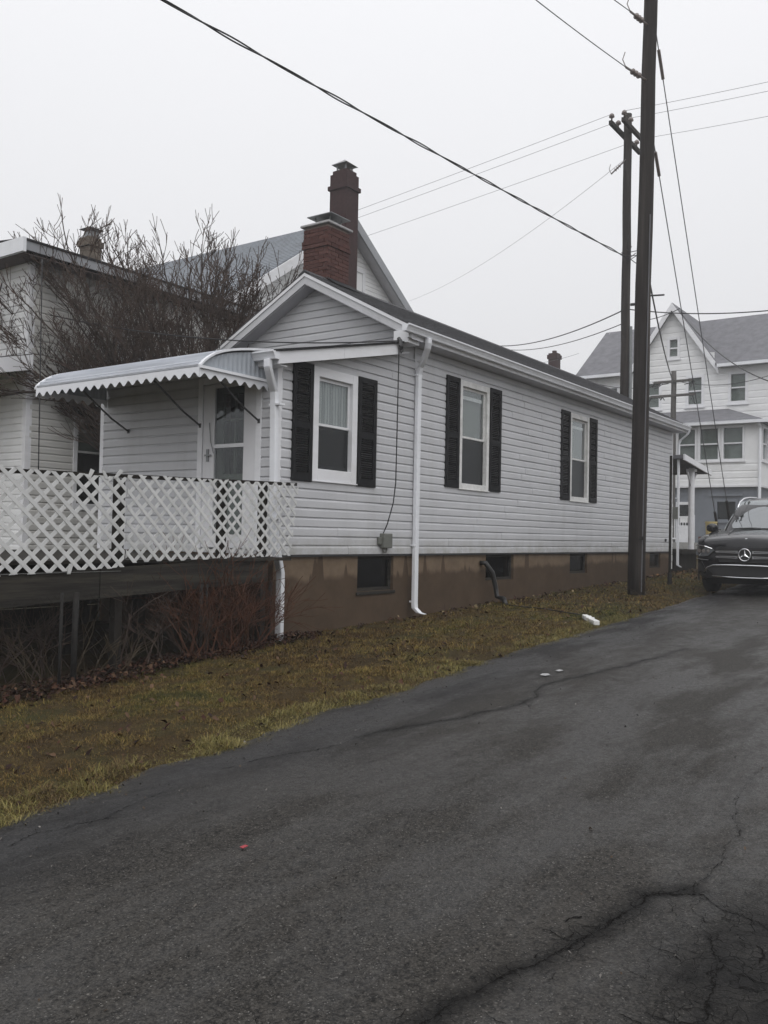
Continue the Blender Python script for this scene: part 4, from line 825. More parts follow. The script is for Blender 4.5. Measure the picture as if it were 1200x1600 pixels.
for q4 in ([(FX-.45, 3.2, 8.08), (FX-.45, 11.28, 8.08), (45.6, 13.32, 11.05), (45.6, 3.2, 11.05)], [(FX-.45, 15.36, 8.08), (FX-.45, 18.05, 8.08), (45.6, 18.05, 11.05), (45.6, 13.32, 11.05)], [(49.3, 3.2, 8.08), (49.3, 18.05, 8.08), (45.61, 18.05, 11.045), (45.61, 3.2, 11.045)]):
    MB().hull8(q4, [(p[0], p[1], p[2]-.10) for p in q4]).build('roof', 'shingle_far', fh)
mb = MB(); gy, gzp = 13.32, 11.16
for s in (-1, 1):
    ye = gy+s*2.12; ze = gzp-1.48*2.12; a = [(FX-.30, gy, gzp-.08), (FX-.30, gy, gzp), (FX-.30, ye, ze), (FX-.30, ye, ze-.08)]; mb.hull8(a, [(46.0, p[1], p[2]) for p in a])
mb.build('dormer_roof', 'shingle_far', fh)
for s in (-1, 1):
    ye = gy+s*2.14; ze = gzp-1.48*2.14; mb = MB(); a = [(FX-.36, gy, gzp-.02), (FX-.36, ye, ze-.02), (FX-.36, ye-s*.02, ze-.34), (FX-.36, gy, gzp-.38)]; mb.hull8(a, [(FX-.305, p[1], p[2]) for p in a]); mb.build('bargeboard', 'trim', fh)
for ya, yb in ((3.2, 11.2), (15.45, 18.05)):
    MB().box(FX-.56, FX-.44, ya, yb, 7.90, 8.04).build('gutter', 'white_metal', fh)
# glazed upper porch and grey ground floor
PX = 39.5; PP = lambda u, d, z: (PX-d, u, z); py0, py1 = 8.93, 13.9
PS = lambda u, d, z: (u, py0-d, z)
pw = [(9.55, 10.38, 3.52, 4.92), (10.55, 11.36, 3.52, 4.92), (11.52, 12.30, 3.52, 4.92), (12.45, 13.2, 3.52, 4.92)]; pws = [(40.0, 40.9, 3.52, 4.92), (41.05, 41.8, 3.52, 4.92)]
mb = sheathing(PP, py0, py1, 2.45, 5.06, pw); sheathing(PS, PX, FX, 2.45, 5.06, pws, mb=mb); pch = mb.build('upper_porch', 'vinyl_bright', fh, fix=False)
mb = MB(); siding(PP, py0, py1, 2.45, 3.42, pch, 'vinyl_bright', [], e=.3, joints=0, mb=mb); x = mb.build('siding_board', 'vinyl_bright', pch); x['kind'] = 'stuff'
for b in pw: simple_window(PP, b, fh, fr=.05)
for b in pws: simple_window(PS, b, fh, fr=.05)
MB().box(PX-.06, FX, py0-.06, py1, 2.36, 2.449).build('porch_sill', 'trim', fh)
mb = MB(); e0 = (PX-.35, py0-.35); mb.add([(PX-.35, py0-.35, 5.10), (PX-.35, py1+.3, 5.10), (FX, py0-.35, 5.10), (FX, py1+.3, 5.10), (FX, py0+1.9, 6.06), (FX, py1+.3, 6.06)], [(0, 1, 5, 4), (0, 4, 2), (0, 2, 3, 1)]); mb.build('porch_roof', 'shingle_far', fh, fix=False)
mb = MB(); mb.box(PX-.42, PX-.36, py0-.42, py1+.3, 5.0, 5.13); mb.box(PX-.359, FX, py0-.42, py0-.36, 5.0, 5.13); mb.build('porch_gutter', 'white_metal', fh)
PGr = lambda u, d, z: (PX+.12-d, u, z); dh = (11.70, 12.38, -.30, 1.74)
mb = sheathing(PGr, py0+.1, 16, -.9, 2.36, [dh, (9.80, 10.70, .90, 1.82)]); sheathing(lambda u, d, z: (u, py0+.1-d, z), PX+.12, FX, -.9, 2.36, [], mb=mb); gw = mb.build('ground_floor_wall', 'paint_grey', fh, fix=False)
simple_window(PGr, (9.84, 10.66, .95, 1.78), fh, fr=.05, mid=False, tm='paint_grey', dark=True)
MB().boxP(PGr, 9.6, 10.95, .02, .10, 1.98, 2.07).build('lintel', 'paint_grey', fh)
mb = MB(); frame4(mb, PGr, dh, (11.80, 12.28, .72, 1.62), -.06, .03); mb.boxP(PGr, 11.80, 12.28, -.05, -.01, -.299, .719); dr = mb.build('door', 'trim', fh)
MB().boxP(PGr, 11.80, 12.28, -.045, -.035, .72, 1.62).build('pane', 'glass', dr); MB().boxP(PGr, 11.72, 12.36, -.5, -.1, -.29, 1.7).build('interior', 'interior', dr); MB().boxP(PGr, 11.88, 12.22, -.030, -.026, .84, 1.10).build('notice', 'paper', dr)
MB().tube([(PX-.30, py0-.05, 5.0), (PX-.05, py0-.05, 4.8), (PX-.05, py0-.05, -.3)], .06, 8).build('downspout', 'white_metal', fh)
stp = empty('entry_railing', (36.6, 11.0, -.45)); tag(stp, 'short white baluster railing on a stoop before the grey ground floor door', 'railing')
MB().box(36.3, 39.4, 10.55, 12.6, -.75, -.02).build('stoop', 'steps_concrete', stp)
mb = MB(); mb.box(36.42, 36.48, 10.7, 12.2, .97, 1.03); mb.box(36.42, 36.48, 10.7, 12.2, .10, .16); mb.build('rail', 'trim', stp)
for k in range(13): MB().box(36.437, 36.463, 10.78+k*.11-.013, 10.78+k*.11+.013, .16, .97).build('baluster', 'trim', stp)
for y in (10.69, 12.21): MB().box(36.41, 36.49, y-.04, y+.04, -.02, 1.08).build('post', 'trim', stp)
# far brick chimney with the roof it belongs to
fr_ = empty('distant_house', (41.5, 19.5, -.5)); tag(fr_, 'distant house mostly hidden by the bungalow roof, only its red brick chimney showing', 'house')
c = MB().box(41.15, 41.6, 18.85, 19.3, 6, 9.28).build('chimney', 'brick_far', fr_); mb = MB(); mb.box(41.1, 41.65, 18.8, 19.35, 9.0, 9.2); mb.tube([(41.37, 19.07, 9.28), (41.37, 19.07, 9.42)], .12, 8); mb.build('corbel', 'brick_far', c)
mb = MB(); mb.prism([(40.2, 17.5, 7.4), (40.2, 21.5, 7.4), (40.2, 19.6, 8.42)], (5, 0, 0)); mb.build('roof', 'shingle_far', fr_); MB().box(40.5, 45, 18.2, 21, -.8, 7.39).build('wall', 'vinyl_warm', fr_)

# ------------------------------------------------------------------ utility poles
def pole(name, base, top, r0_, r1, mat, label, group=None):
    root = empty(name, base); tag(root, label, 'utility pole', group); b, t = Vector(base), Vector(top); n_ = 14
    pts = [b.lerp(t, k/n_)+Vector((random.uniform(-.01, .01), random.uniform(-.01, .01), 0))*(0 < k < n_) for k in range(n_+1)]
    MB().tube(pts, [r0_+(r1-r0_)*k/n_ for k in range(n_+1)], 16).build('shaft', mat, root, smooth=True); return root, b, t
PB_ = Vector((17.47, 6.23, float(gz(17.47))-.15)); tp = at(1016.5, 0, 18.2); d_ = (tp-PB_)/(tp.z-PB_.z); PT = PB_+d_*(13.6-PB_.z)
p1, _, _ = pole('utility_pole', PB_, PT, .172, .125, 'pole_wood', 'thick dark wooden utility pole standing in the grass before the bungalow wall')
on = lambda z: PB_+d_*(z-PB_.z)
def insulator(a, b, parent, name='dead_end_insulator'):      # strain insulator: bar with three sheds
    a, b = Vector(a), Vector(b); mb = MB(); mb.tube([a, b], .022, 6); L = b-a
    for t in (.45, .58, .71): mb.tube([a+L*(t-.03), a+L*t, a+L*(t+.03)], [.025, .060, .025], 10)
    mb.tube([b, b+Vector((-.02, .06, .16)), b+Vector((.0, .02, .30))], .010, 5); return mb.build(name, 'porcelain', parent)
A1, A2 = atY(1006, 44, 6.25), atY(1005, 130, 6.25); A1 = on(A1.z); A2 = on(A2.z); E1 = at(985, 18, 17.4); E2 = at(978, 105, 17.3)
insulator(A1, E1, p1); insulator(A2, E2, p1)
for z, x2 in ((2.4, None),): MB().box(PB_.x-.19, PB_.x-.15, PB_.y-.20, PB_.y-.12, .02, .09).build('pole_tag', 'galv', p1)
mb = MB(); g_ = on(4.9); mb.tube([g_, g_+Vector((.30, -.32, .05))], .018, 6); mb.tube([on(4.75), on(4.75)+Vector((-.12, .22, -.02))], .03, 6); mb.build('bracket', 'dark_metal', p1)
mb = MB(); mb.tube([on(z)+Vector((-.10, -.135, 0)) for z in (-1.0, 1.5, 4.0, 6.5)], .012, 5); mb.build('ground_wire', 'wire_grey', p1)
for k in range(16):
    z = random.uniform(.2, 1.4); a = random.uniform(2.6, 5.2); c = on(z)+Vector((math.cos(a), math.sin(a), 0))*.160; MB().tube([c, c+Vector((math.cos(a), math.sin(a), 0))*.012], .008, 5).build('nail', 'galv', p1)
# taller line pole behind the bungalow, double crossarm
Q0 = Vector((26.1, 9.74, float(gz(26))-.1)); tq = at(981, 185, 27); dq_ = (tq-Vector((26.08, 9.72, 4.32)))/(tq.z-4.32); Q0.x, Q0.y = 26.08-dq_.x*(4.32-Q0.z), 9.72-dq_.y*(4.32-Q0.z)
p2, _, _ = pole('utility_pole', Q0, tq+dq_*.12, .150, .118, 'pole_wood', 'slimmer utility pole with a double crossarm rising behind the bungalow roof')
qn = lambda z: Q0+dq_*(z-Q0.z); INS = []
for s in (-1, 1):
    c = qn(12.25)+Vector((.35, s*.19, 0)); MB().box(c.x-1.25, c.x+1.25, c.y-.05, c.y+.05, c.z-.06, c.z+.06).build('crossarm', 'pole_wood', p2)
    for xo in (-1.15, -.62, .95):
        q_ = c+Vector((xo, 0, .06)); MB().tube([q_, q_+Vector((0, 0, .10)), q_+Vector((0, 0, .13)), q_+Vector((0, 0, .20)), q_+Vector((0, 0, .24))], [.02, .025, .085, .07, .03], 10).build('insulator', 'porcelain', p2, smooth=True); INS.append((s, xo, q_+Vector((0, 0, .22))))
mb = MB(); mb.tube([qn(6.4)+Vector((-.02, -.17, 0)), qn(2.0)+Vector((-.02, -.18, 0))], .05, 8); mb.build('riser_conduit', 'grey_metal', p2)
mb = MB()
for k in range(9): a = qn(8.3+.05*k)+Vector((-.1, -.1, 0)); mb.tube([a, a+Vector((random.uniform(-.5, .2), random.uniform(-.5, .1), random.uniform(-.4, .35)))], .012, 4)
mb.build('cable_ties', 'cable', p2)
# far little pole with a crossarm before the end house
S0 = Vector((37.95, 12.03, float(gz(38))-.1)); p3, _, _ = pole('utility_pole', S0, (37.87, 11.99, 7.2), .13, .105, 'pole_grey', 'small grey utility pole in front of the big white house')
for z, L in ((6.75, .8), (6.15, .95)): MB().box(37.75, 37.84, 12.0-L, 12.0+L, z-.05, z+.05).build('crossarm', 'pole_grey', p3)
mb = MB()
for k in range(14): a = Vector((37.8, 12+random.uniform(-.9, .9), random.choice((6.8, 6.2)))); mb.tube([a, a+Vector((0, random.uniform(-.25, .25), -random.uniform(.1, .5))), a+Vector((0, random.uniform(-.4, .4), -random.uniform(.0, .3)))], .018, 4)
mb.build('cable_loops', 'cable', p3)
# thin iron post in the grass by the back corner
pb = Vector((20.42, 6.51, float(gz(20.42))-.03)); ip = empty('iron_post', pb); tag(ip, 'slim rusty iron post in the grass near the back corner of the bungalow', 'post')
MB().tube([pb, (20.40, 6.50, 1.95)], .030, 8).build('shaft', 'wood_dark', ip); MB().tube([pb, pb+Vector((0, 0, .30)), pb+Vector((0, 0, .33))], [.055, .05, .03], 8).build('sleeve', 'galv', ip)

# ------------------------------------------------------------------ wires
def sag(a, b, s, n_=40):
    a, b = Vector(a), Vector(b); return [a.lerp(b, k/n_)-Vector((0, 0, s*4*(k/n_)*(1-k/n_))) for k in range(n_+1)]
def wire(a, b, s, r_, label, mat='wire_grey', name='power_line', cat='wire', group=None, n_=40):
    o = MB().tube(sag(a, b, s, n_), r_, 5).build(name, mat, None, smooth=True, fix=False); return tag(o, label, cat, group)
def twisted(a, b, s, r_, pitch, label):
    mb = MB(); n_ = 260; base = sag(a, b, s, n_); L = (Vector(b)-Vector(a)).length
    for ph in (0, math.pi):
        pts = []
        for k, p in enumerate(base):
            th = ph+2*math.pi*L*k/n_/pitch; t = (base[min(k+1, n_)]-base[max(k-1, 0)]).normalized(); x = t.cross(Vector((0, 0, 1))).normalized(); y = x.cross(t); pts.append(p+(x*math.cos(th)+y*math.sin(th))*r_*1.2*(1+.35*math.sin(k*.21)))
        mb.tube(pts, r_, 6)
    return tag(mb.build('overhead_cable', 'cable', None, smooth=True, fix=False), label, 'cable')
e0 = qn(8.42)+Vector((-.05, -.12, 0)); c0 = at(262, 0, 13.5); c9 = e0+(c0-e0)*1.25
twisted(c9, e0, .06, .0135, 2.6, 'thick twisted black cable crossing the sky above the bungalow roof')
lab = {-1.15: 'thin power line from the outer crossarm end', -.62: 'thin power line from beside the pole top', .95: 'thin power line from the low crossarm end'}
for s, xo, q_ in INS:
    if s < 0:
        wire(q_, (q_.x+.3, -14, q_.z+.5), .55, .006, lab[xo]+', passing behind the thick pole')
        wire(q_+Vector((0, .38, 0)), (q_.x-.2, 62, q_.z-4.2), .5, .006, lab[xo]+', running back behind the chimneys')
wire(E1, E1+(at(963, 0, 16.9)-E1)*14, .1, .009, 'upper thin power line running from the thick pole to the top edge'); wire(E2, E2+(at(850, 0, 15.3)-E2)*3.0, .12, .009, 'lower thin power line running from the thick pole to the top edge')
GA1, GA2 = Vector((27.6, 6.55, float(gz(27.6)))), Vector((27.9, 6.0, float(gz(27.9))))
GA1 = at(1128, 868, 26.5); GA2 = at(1148, 868, 26.5)
t1, t2 = on(atY(1024, 40, 6.2).z), on(atY(1022, 208, 6.2).z)
for t_, g_, lb in ((t2, GA1, 'guy wire anchored lower on the thick pole, sloping down behind the parked car'), (t1, GA2, 'guy wire anchored higher on the thick pole, sloping down behind the parked car')):
    a = Vector(t_)+Vector((.13, -.02, 0)); root = empty('guy_wire', g_); tag(root, lb, 'wire'); MB().tube([a, g_], .011, 5).build('strand', 'wire_grey', root, fix=False)
    L = (Vector(g_)-a); MB().tube([a+L*.045, a+L*.085], .035, 8).build('insulator', 'porcelain', root); MB().tube([a+L*.86, Vector(g_)], .035, 8).build('guard', 'galv', root)
wire(qn(11.5), at(640, 470, 52), .5, .006, 'faint wire dropping from the line pole towards the gabled house roof'); o = insulator(qn(11.5)+Vector((-.1, 0, -.1)), at(955, 272, 27.3), p2)
wire(qn(6.95), at(770, 540, 44), .35, .020, 'thicker telephone cable left of the line pole, just above the bungalow roof', 'cable', 'telephone_cable', 'cable'); wire(qn(6.55), at(788, 546, 44), .3, .015, 'lower telephone cable left of the line pole, just above the bungalow roof', 'cable', 'telephone_cable', 'cable')
wire(qn(6.95), at(1215, 484, 23), .12, .016, 'telephone cable crossing in front of the pointed gable', 'cable', 'telephone_cable', 'cable')
wire(at(1010, 500, 27.5), at(1062, 482, 26), .05, .012, 'short cable rising to the right from the thick pole towards the gable peak', 'cable', 'telephone_cable', 'cable'); wire(at(1062, 486, 41), at(1215, 600, 30), .5, .022, 'cable falling across the roof of the big white house', 'cable', 'telephone_cable', 'cable')
wire(on(5.75), (37.85, 12.0, 6.75), .3, .020, 'dark cable from the thick pole down to the small grey pole', 'cable', 'telephone_cable', 'cable')
wire((37.85, 11.8, 6.75), at(1215, 582, 34), .3, .013, 'cable from the small grey pole along the upper windows of the big white house', 'cable', 'telephone_cable', 'cable')
wire((37.85, 12.2, 6.7), at(905, 590, 44), .35, .018, 'cable from the small grey pole to the eave above the bungalow gutter', 'cable', 'telephone_cable', 'cable')
wire(PR(11.04, .23, 2.93), at(0, 472, 17), .28, .011, 'thin black service line from the bungalow gable across the bare tree', 'cable', 'service_line', 'cable')
wire(at(740, 570, 45), at(905, 552, 44), .3, .008, 'faint wire behind the far brick chimney')
wire(at(66, 405, 14.2), at(60, 735, 14.2), 0, .010, 'black drop cable hanging down the white neighbour wall', 'cable', 'drop_cable', 'cable')

# ------------------------------------------------------------------ bare trees and brush
def grow(mb_big, mb_small, p, d, r_, L, depth, rnd, upb=.12, spread=.55, thr=.012, kinks=3, minr=.0035, nside=(6, 3), kids=(2, 4)):
    pts = [p]; rs = [r_]; dd = d.normalized()
    for k in range(kinks):
        dd = (dd+Vector((rnd.gauss(0, .10), rnd.gauss(0, .10), rnd.gauss(0, .07)+upb*.5))).normalized(); pts.append(pts[-1]+dd*(L/kinks)); rs.append(max(minr, r_*(1-.42*(k+1)/kinks)))
    (mb_big if r_ > thr else mb_small).tube(pts, rs, nside[0] if r_ > thr else nside[1], cap=False)
    if depth <= 0: return
    for c in range(rnd.randint(*kids)):
        t = rnd.uniform(.35, 1.0); i = min(int(t*kinks), kinks-1); q_ = pts[i].lerp(pts[i+1], t*kinks-i)
        ax = Vector((rnd.gauss(0, 1), rnd.gauss(0, 1), rnd.gauss(0, .5))); nd = (dd+ax.normalized()*spread*rnd.uniform(.6, 1.3)+Vector((0, 0, upb))).normalized()
        grow(mb_big, mb_small, q_, nd, max(minr, r_*rnd.uniform(.45, .68)), L*rnd.uniform(.52, .8), depth-1, rnd, upb, spread, thr, kinks, minr, nside, kids)
rnd = random.Random(5)
tb = Vector((11.55, 12.75, float(gz(10.9)))); tree = empty('bare_tree', tb); tag(tree, 'leafless many-stemmed tree spreading above the awning, between the bungalow and its neighbour', 'tree')
big, small = MB(), MB(); big.tube([tb-Vector((0, 0, .1)), tb+Vector((.02, 0, .5)), tb+Vector((0, .03, 1.1))], [.20, .16, .17], 9)
nst = 44
for k in range(nst):
    s = k/(nst-1)*2-1                                  # fan across the view
    side = Vector((rt.x, rt.y, 0)).normalized()
    st0 = tb+side*s*.55+Vector((rnd.uniform(-.15, .15), rnd.uniform(-.25, .25), rnd.uniform(.7, 1.2)))
    out_ = side*((s*.68 if s < 0 else s*.46)-.22+rnd.uniform(-.10, .10))+Vector((fw.x, fw.y, 0))*rnd.uniform(-.2, .2); dr_ = Vector((0, 0, 1))+out_*.25
    p = tb+Vector((0, 0, rnd.uniform(.5, 1.0))); big.tube([p, (p+st0)/2+Vector((0, 0, .1)), st0], [.075, .06, .05], 6, cap=False)
    # stem in pieces so that it keeps its line
    q_ = st0; dd = dr_.normalized(); r_ = rnd.uniform(.036, .06); H_ = rnd.uniform(4.9, 5.8)*(1-.16*s*s); npc = 7
    for j in range(npc):
        d2 = (Vector((0, 0, 1))+out_*(.35+1.5*j/npc)+Vector((rnd.gauss(0, .10), rnd.gauss(0, .10), 0))).normalized(); q2 = q_+d2*(H_/npc); ra, rb = r_*(1-.78*j/npc), r_*(1-.78*(j+1)/npc)
        big.tube([q_, (q_+q2)/2+Vector((rnd.gauss(0, .01), rnd.gauss(0, .01), 0)), q2], [ra, (ra+rb)/2, rb], 6, cap=False)
        if j >= (1 if abs(s) < .5 else 2):
            for c in range(rnd.randint(3, 5)):
                a = Vector((rnd.gauss(0, 1), rnd.gauss(0, 1), 0)).normalized()*rnd.uniform(.6, 1.0)
                grow(big, small, q_.lerp(q2, rnd.random()), (d2+a+Vector((0, 0, .18))), max(.0065, rb*.5), H_*rnd.uniform(.13, .23)*(1.12-.09*j), 2 if j > 1 else 1, rnd, .10, .72, .012, 3, .0054, (5, 3), (2, 4))
        q_, dd = q2, d2
    grow(big, small, q_, dd, max(.008, r_*.24), .55, 2, rnd, .15, .5, .012, 3, .0055, (5, 3), (2, 4))
for k in range(2):                                      # low limbs reaching to the left past the awning end
    side = -Vector((rt.x, rt.y, 0)).normalized(); st0 = tb+Vector((0, 0, 2.2+.25*k)); dd = side*1.0+Vector((0, 0, .04+.10*k))-Vector((fw.x, fw.y, 0))*.25
    q_ = tb+side*.3+Vector((0, 0, 3.3+.45*k)); r_ = .062-.006*k
    for j in range(7):
        d2 = (dd.normalized()*1.3+Vector((rnd.gauss(0, .12), rnd.gauss(0, .12), rnd.gauss(-.02, .10)))).normalized(); q2 = q_+d2*.52; ra, rb = r_*(1-.8*j/7), r_*(1-.8*(j+1)/7); big.tube([q_, q2], [ra, rb], 6, cap=False)
        for c in range(5): grow(big, small, q_.lerp(q2, rnd.random()), d2+Vector((rnd.gauss(0, .5), rnd.gauss(0, .5), rnd.gauss(.45, .35))), max(.006, rb*.6), rnd.uniform(.45, .8), 2, rnd, .05, .6, .012, 3, .0042, (5, 3), (2, 4))
        q_, dd = q2, d2
big.build('trunk', 'bark', tree, smooth=True, fix=False); small.build('crown', 'twig', tree, fix=False)
def brush(name, base, nst, h, spread, label, mat, seed, group=None, lean=(0, 0), depth=2, r_=.008, low=.75):
    rnd = random.Random(seed); b = Vector(base); root = empty(name, b); tag(root, label, 'shrub', group); m = MB()
    for k in range(nst):
        p = b+Vector((rnd.uniform(-1, 1)*spread*.4, rnd.uniform(-1, 1)*.1, 0)); d = Vector((rnd.gauss(0, .6)+lean[0], rnd.gauss(0, .30)+lean[1], rnd.uniform(low, 1.2)))
        grow(m, m, p, d, r_*rnd.uniform(.6, 1.2), h*rnd.uniform(.4, .75), depth, rnd, .03, .75, 9, 4, .0028, (4, 3), (2, 4))
    o = m.build('stems', mat, root, fix=False); o['kind'] = 'stuff'; return root
brush('bare_shrub', (7.70, 7.50, float(gz(7.7))), 36, 1.15, 1.0, 'reddish bare shrub growing at the corner downspout by the lattice end', 'twig_red', 21, lean=(-.02, .0))
brush('bare_shrub', (7.25, 7.42, float(gz(7.2))), 34, 1.0, 1.3, 'reddish bare shrub tangled in the fence, next to the corner shrub', 'twig_red', 22)
brush('dry_brush', (6.55, 7.52, float(gz(6.5))), 18, 1.0, 1.4, 'dark dry brush under the middle of the lattice, behind the chain-link', 'twig', 23)
brush('dry_brush', (5.75, 7.30, float(gz(5.7))), 9, .75, 1.1, 'pale dry weed stalks leaning on the fence beside the double pipe posts', 'twig_pale', 24, depth=1, r_=.005)
brush('dry_brush', (4.75, 7.25, float(gz(4.7))), 9, .7, 1.2, 'pale dry weed stalks at the left end of the fence', 'twig_pale', 25, depth=1, r_=.005)
brush('dry_brush', (5.2, 7.9, float(gz(5.2))), 20, 1.0, 1.6, 'dark brush in the shade under the deck at the left end', 'twig', 26)
brush('dry_brush', (10.1, 7.55, float(gz(10.1))), 3, .16, .3, 'tiny brown weed at the foot of the damp wall beside the basement window', 'twig', 27, depth=1, r_=.003)
brush('dry_brush', (12.3, 7.4, float(gz(12.3))), 4, .22, .3, 'small brown weed in the grass just past the bungalow downspout', 'twig', 28, depth=1, r_=.003)
brush('dry_brush', (17.3, 6.0, float(gz(17.3))), 9, .35, .5, 'tuft of dry weeds at the foot of the thick utility pole', 'twig_pale', 29, depth=1, r_=.004)

# ------------------------------------------------------------------ grass, leaves, litter
def blades(n_, sampler, lmin, lmax, wd, flat, cols, seed):
    g = np.random.default_rng(seed); X, Y, Z = sampler(n_, g); bare = vnoise(X*1.3, Y*1.6, 4, .6); keep = g.uniform(0, 1, len(X)) < np.clip(.78+.75*bare, .12, 1); X, Y, Z = X[keep], Y[keep], Z[keep]; n_ = len(X); clump = np.clip(1+.75*vnoise(X*5, Y*5, 3), .35, 2.0)
    az = g.uniform(0, 2*np.pi, n_); L = g.uniform(lmin, lmax, n_)*g.uniform(.5, 1.15, n_)*clump; el = np.clip(g.normal(flat, .28, n_), .05, 1.5)
    dx, dy, dz = np.cos(az)*np.cos(el), np.sin(az)*np.cos(el), np.sin(el); px_, py_ = -np.sin(az), np.cos(az); W = wd*g.uniform(.6, 1.3, n_)
    base = np.stack([X, Y, Z-.004], -1); tip = base+np.stack([dx, dy, dz*.8], -1)*L[:, None]; midp = base+np.stack([dx, dy, dz*1.25], -1)*(L*.52)[:, None]; pw_ = np.stack([px_, py_, 0*px_], -1)*W[:, None]
    V = np.stack([base-pw_, base+pw_, midp+pw_*.7, midp-pw_*.7, tip], 1).reshape(-1, 3); i = np.arange(n_)*5
    q = np.stack([i, i+1, i+2, i+3], -1); t = np.stack([i+3, i+2, i+4, i+4], -1)
    pt = .9*vnoise(X*.9, Y*1.4, 3)+.7*vnoise(X*5, Y*6, 3); k = np.clip(.45+.45*pt+g.normal(0, .22, n_), 0, .999); cols = np.array(cols); f = k*(len(cols)-1); a = f.astype(int); c = cols[a]+(cols[np.minimum(a+1, len(cols)-1)]-cols[a])*(f-a)[:, None]
    c = c*(g.uniform(.5, 1.45, n_)*1.25)[:, None]
    return V, q, np.stack([i+3, i+2, i+4], -1), np.repeat(c, 5, 0)
def soup(name, sets, mat, label, cat):
    Vs, F4, F3, Cs = [], [], [], []; off = 0
    for V, q, t, c in sets: Vs.append(V); F4.append(q+off); F3.append(t+off); Cs.append(c); off += len(V)
    V = np.concatenate(Vs); q = np.concatenate(F4); t = np.concatenate(F3); C = np.concatenate(Cs)
    me = bpy.data.meshes.new(name); me.vertices.add(len(V)); me.vertices.foreach_set('co', V.astype(np.float32).ravel())
    li = np.concatenate([q.ravel(), t.ravel()]).astype(np.int32); me.loops.add(len(li)); me.loops.foreach_set('vertex_index', li)
    ls = np.concatenate([np.arange(len(q))*4, len(q)*4+np.arange(len(t))*3]).astype(np.int32); me.polygons.add(len(ls)); me.polygons.foreach_set('loop_start', ls)
    me.update(calc_edges=True); a = me.attributes.new('col', 'FLOAT_COLOR', 'POINT'); a.data.foreach_set('color', np.concatenate([C, np.ones((len(C), 1))], 1).astype(np.float32).ravel()); me.materials.append(MATS[mat])
    o = link(name, me); o['kind'] = 'stuff'; o['label'] = label; o['category'] = cat; return o
def samp(x0, x1, power, yfun0, yfun1):
    def f(n_, g):
        X = x0+(x1-x0)*g.uniform(0, 1, n_)**power; y0, y1 = yfun0(X), yfun1(X); Y = y0+(y1-y0)*g.uniform(0, 1, n_); return X, Y, lawn_h(X, Y)
    return f
yb = lambda X: np.where(X < 8.6, 6.55+(X-2)*.17, 7.86)
cols = [(.040, .044, .010), (.082, .070, .016), (.150, .112, .036), (.135, .088, .030), (.072, .043, .016), (.036, .023, .011)]
sets = [blades(210000, samp(2.0, 7.5, 1.15, lambda X: yedge(X)-.05, yb), .02, .06, .0015, .42, cols, 1), blades(140000, samp(7.2, 14, 1.1, lambda X: yedge(X)-.05, yb), .025, .07, .0026, .42, cols, 2),
        blades(60000, samp(13.8, 36, 1.4, lambda X: yedge(X)-.05, lambda X: np.where(X < 24.7, 7.86, 12)), .04, .09, .005, .45, cols, 3),
        blades(70000, samp(2.0, 14, 1.2, lambda X: yedge(X)-.16+.10*vnoise(X*3, X*0+9, 3), lambda X: yedge(X)+.26),  .03, .10, .0017, .38, [(.10, .09, .03), (.17, .14, .06), (.13, .12, .035), (.09, .06, .03)], 4)]
soup('grass', sets, 'blade', 'patchy brown and green winter grass along the lane', 'grass')
def leaves(n_, sampler, smin, smax, cols, seed, lift=.02):
    g = np.random.default_rng(seed); X, Y, Z = sampler(n_, g); n_ = len(X); s = g.uniform(smin, smax, n_); az = g.uniform(0, 6.28, n_); a, b = g.normal(0, .5, n_), g.normal(0, .5, n_)
    ux = np.stack([np.cos(az), np.sin(az), a], -1); uy = np.stack([-np.sin(az), np.cos(az), b], -1); base = np.stack([X, Y, Z+g.uniform(.004, lift, n_)], -1); S = s[:, None]
    fold = np.stack([0*s, 0*s, s*g.uniform(.0, .35, n_)], -1)
    V = np.stack([base-ux*S*.6, base-uy*S*.38+fold, base+ux*S*.25-uy*S*.3+fold, base+ux*S*.7, base+uy*S*.4+fold], 1).reshape(-1, 3); i = np.arange(n_)*5; cols = np.array(cols); c = cols[g.integers(0, len(cols), n_)]*g.uniform(.6, 1.3, n_)[:, None]
    return V, np.stack([i, i+1, i+2, i+3], -1), np.stack([i, i+3, i+4], -1), np.repeat(c, 5, 0)
fy = lambda X: 7.05+(X-4.1)*.140
lc = [(.045, .019, .013), (.062, .029, .018), (.032, .016, .012), (.085, .05, .03), (.026, .013, .010)]
sets = [leaves(4200, samp(3.0, 9.2, 1, lambda X: fy(X)-.30+.10*wob(X, 3), lambda X: fy(X)+.35), .02, .048, lc, 31, .08), leaves(380, samp(2.2, 9.5, 1, lambda X: yedge(X), lambda X: fy(X)), .02, .05, lc, 32, .03), leaves(280, samp(8.6, 24, 1.2, lambda X: yedge(X), lambda X: np.full_like(X, 7.8)), .025, .06, lc+[(.20, .15, .09)], 33, .03),
        leaves(420, samp(9, 30, 1, lambda X: np.full_like(X, 7.45), lambda X: np.full_like(X, 7.82)), .03, .07, lc+[(.22, .17, .10)], 34, .05), leaves(260, samp(22, 30, 1, lambda X: np.full_like(X, 5.6), lambda X: np.full_like(X, 7.8)), .05, .09, [(.22, .12, .06), (.16, .09, .05)], 35, .05)]
soup('leaf_litter', sets, 'leaf', 'fallen brown leaves along the fence and in the grass', 'leaves')
g_ = np.random.default_rng(40); n_ = 900; X = g_.uniform(1.6, 16, n_); Y = np.where(g_.uniform(0, 1, n_) < .5, yedge(X)-np.abs(g_.normal(0, .35, n_)), g_.uniform(.2, 4.5, n_))
def rsamp(n2, g): return X, Y, road_h(X, Y, False)[0]
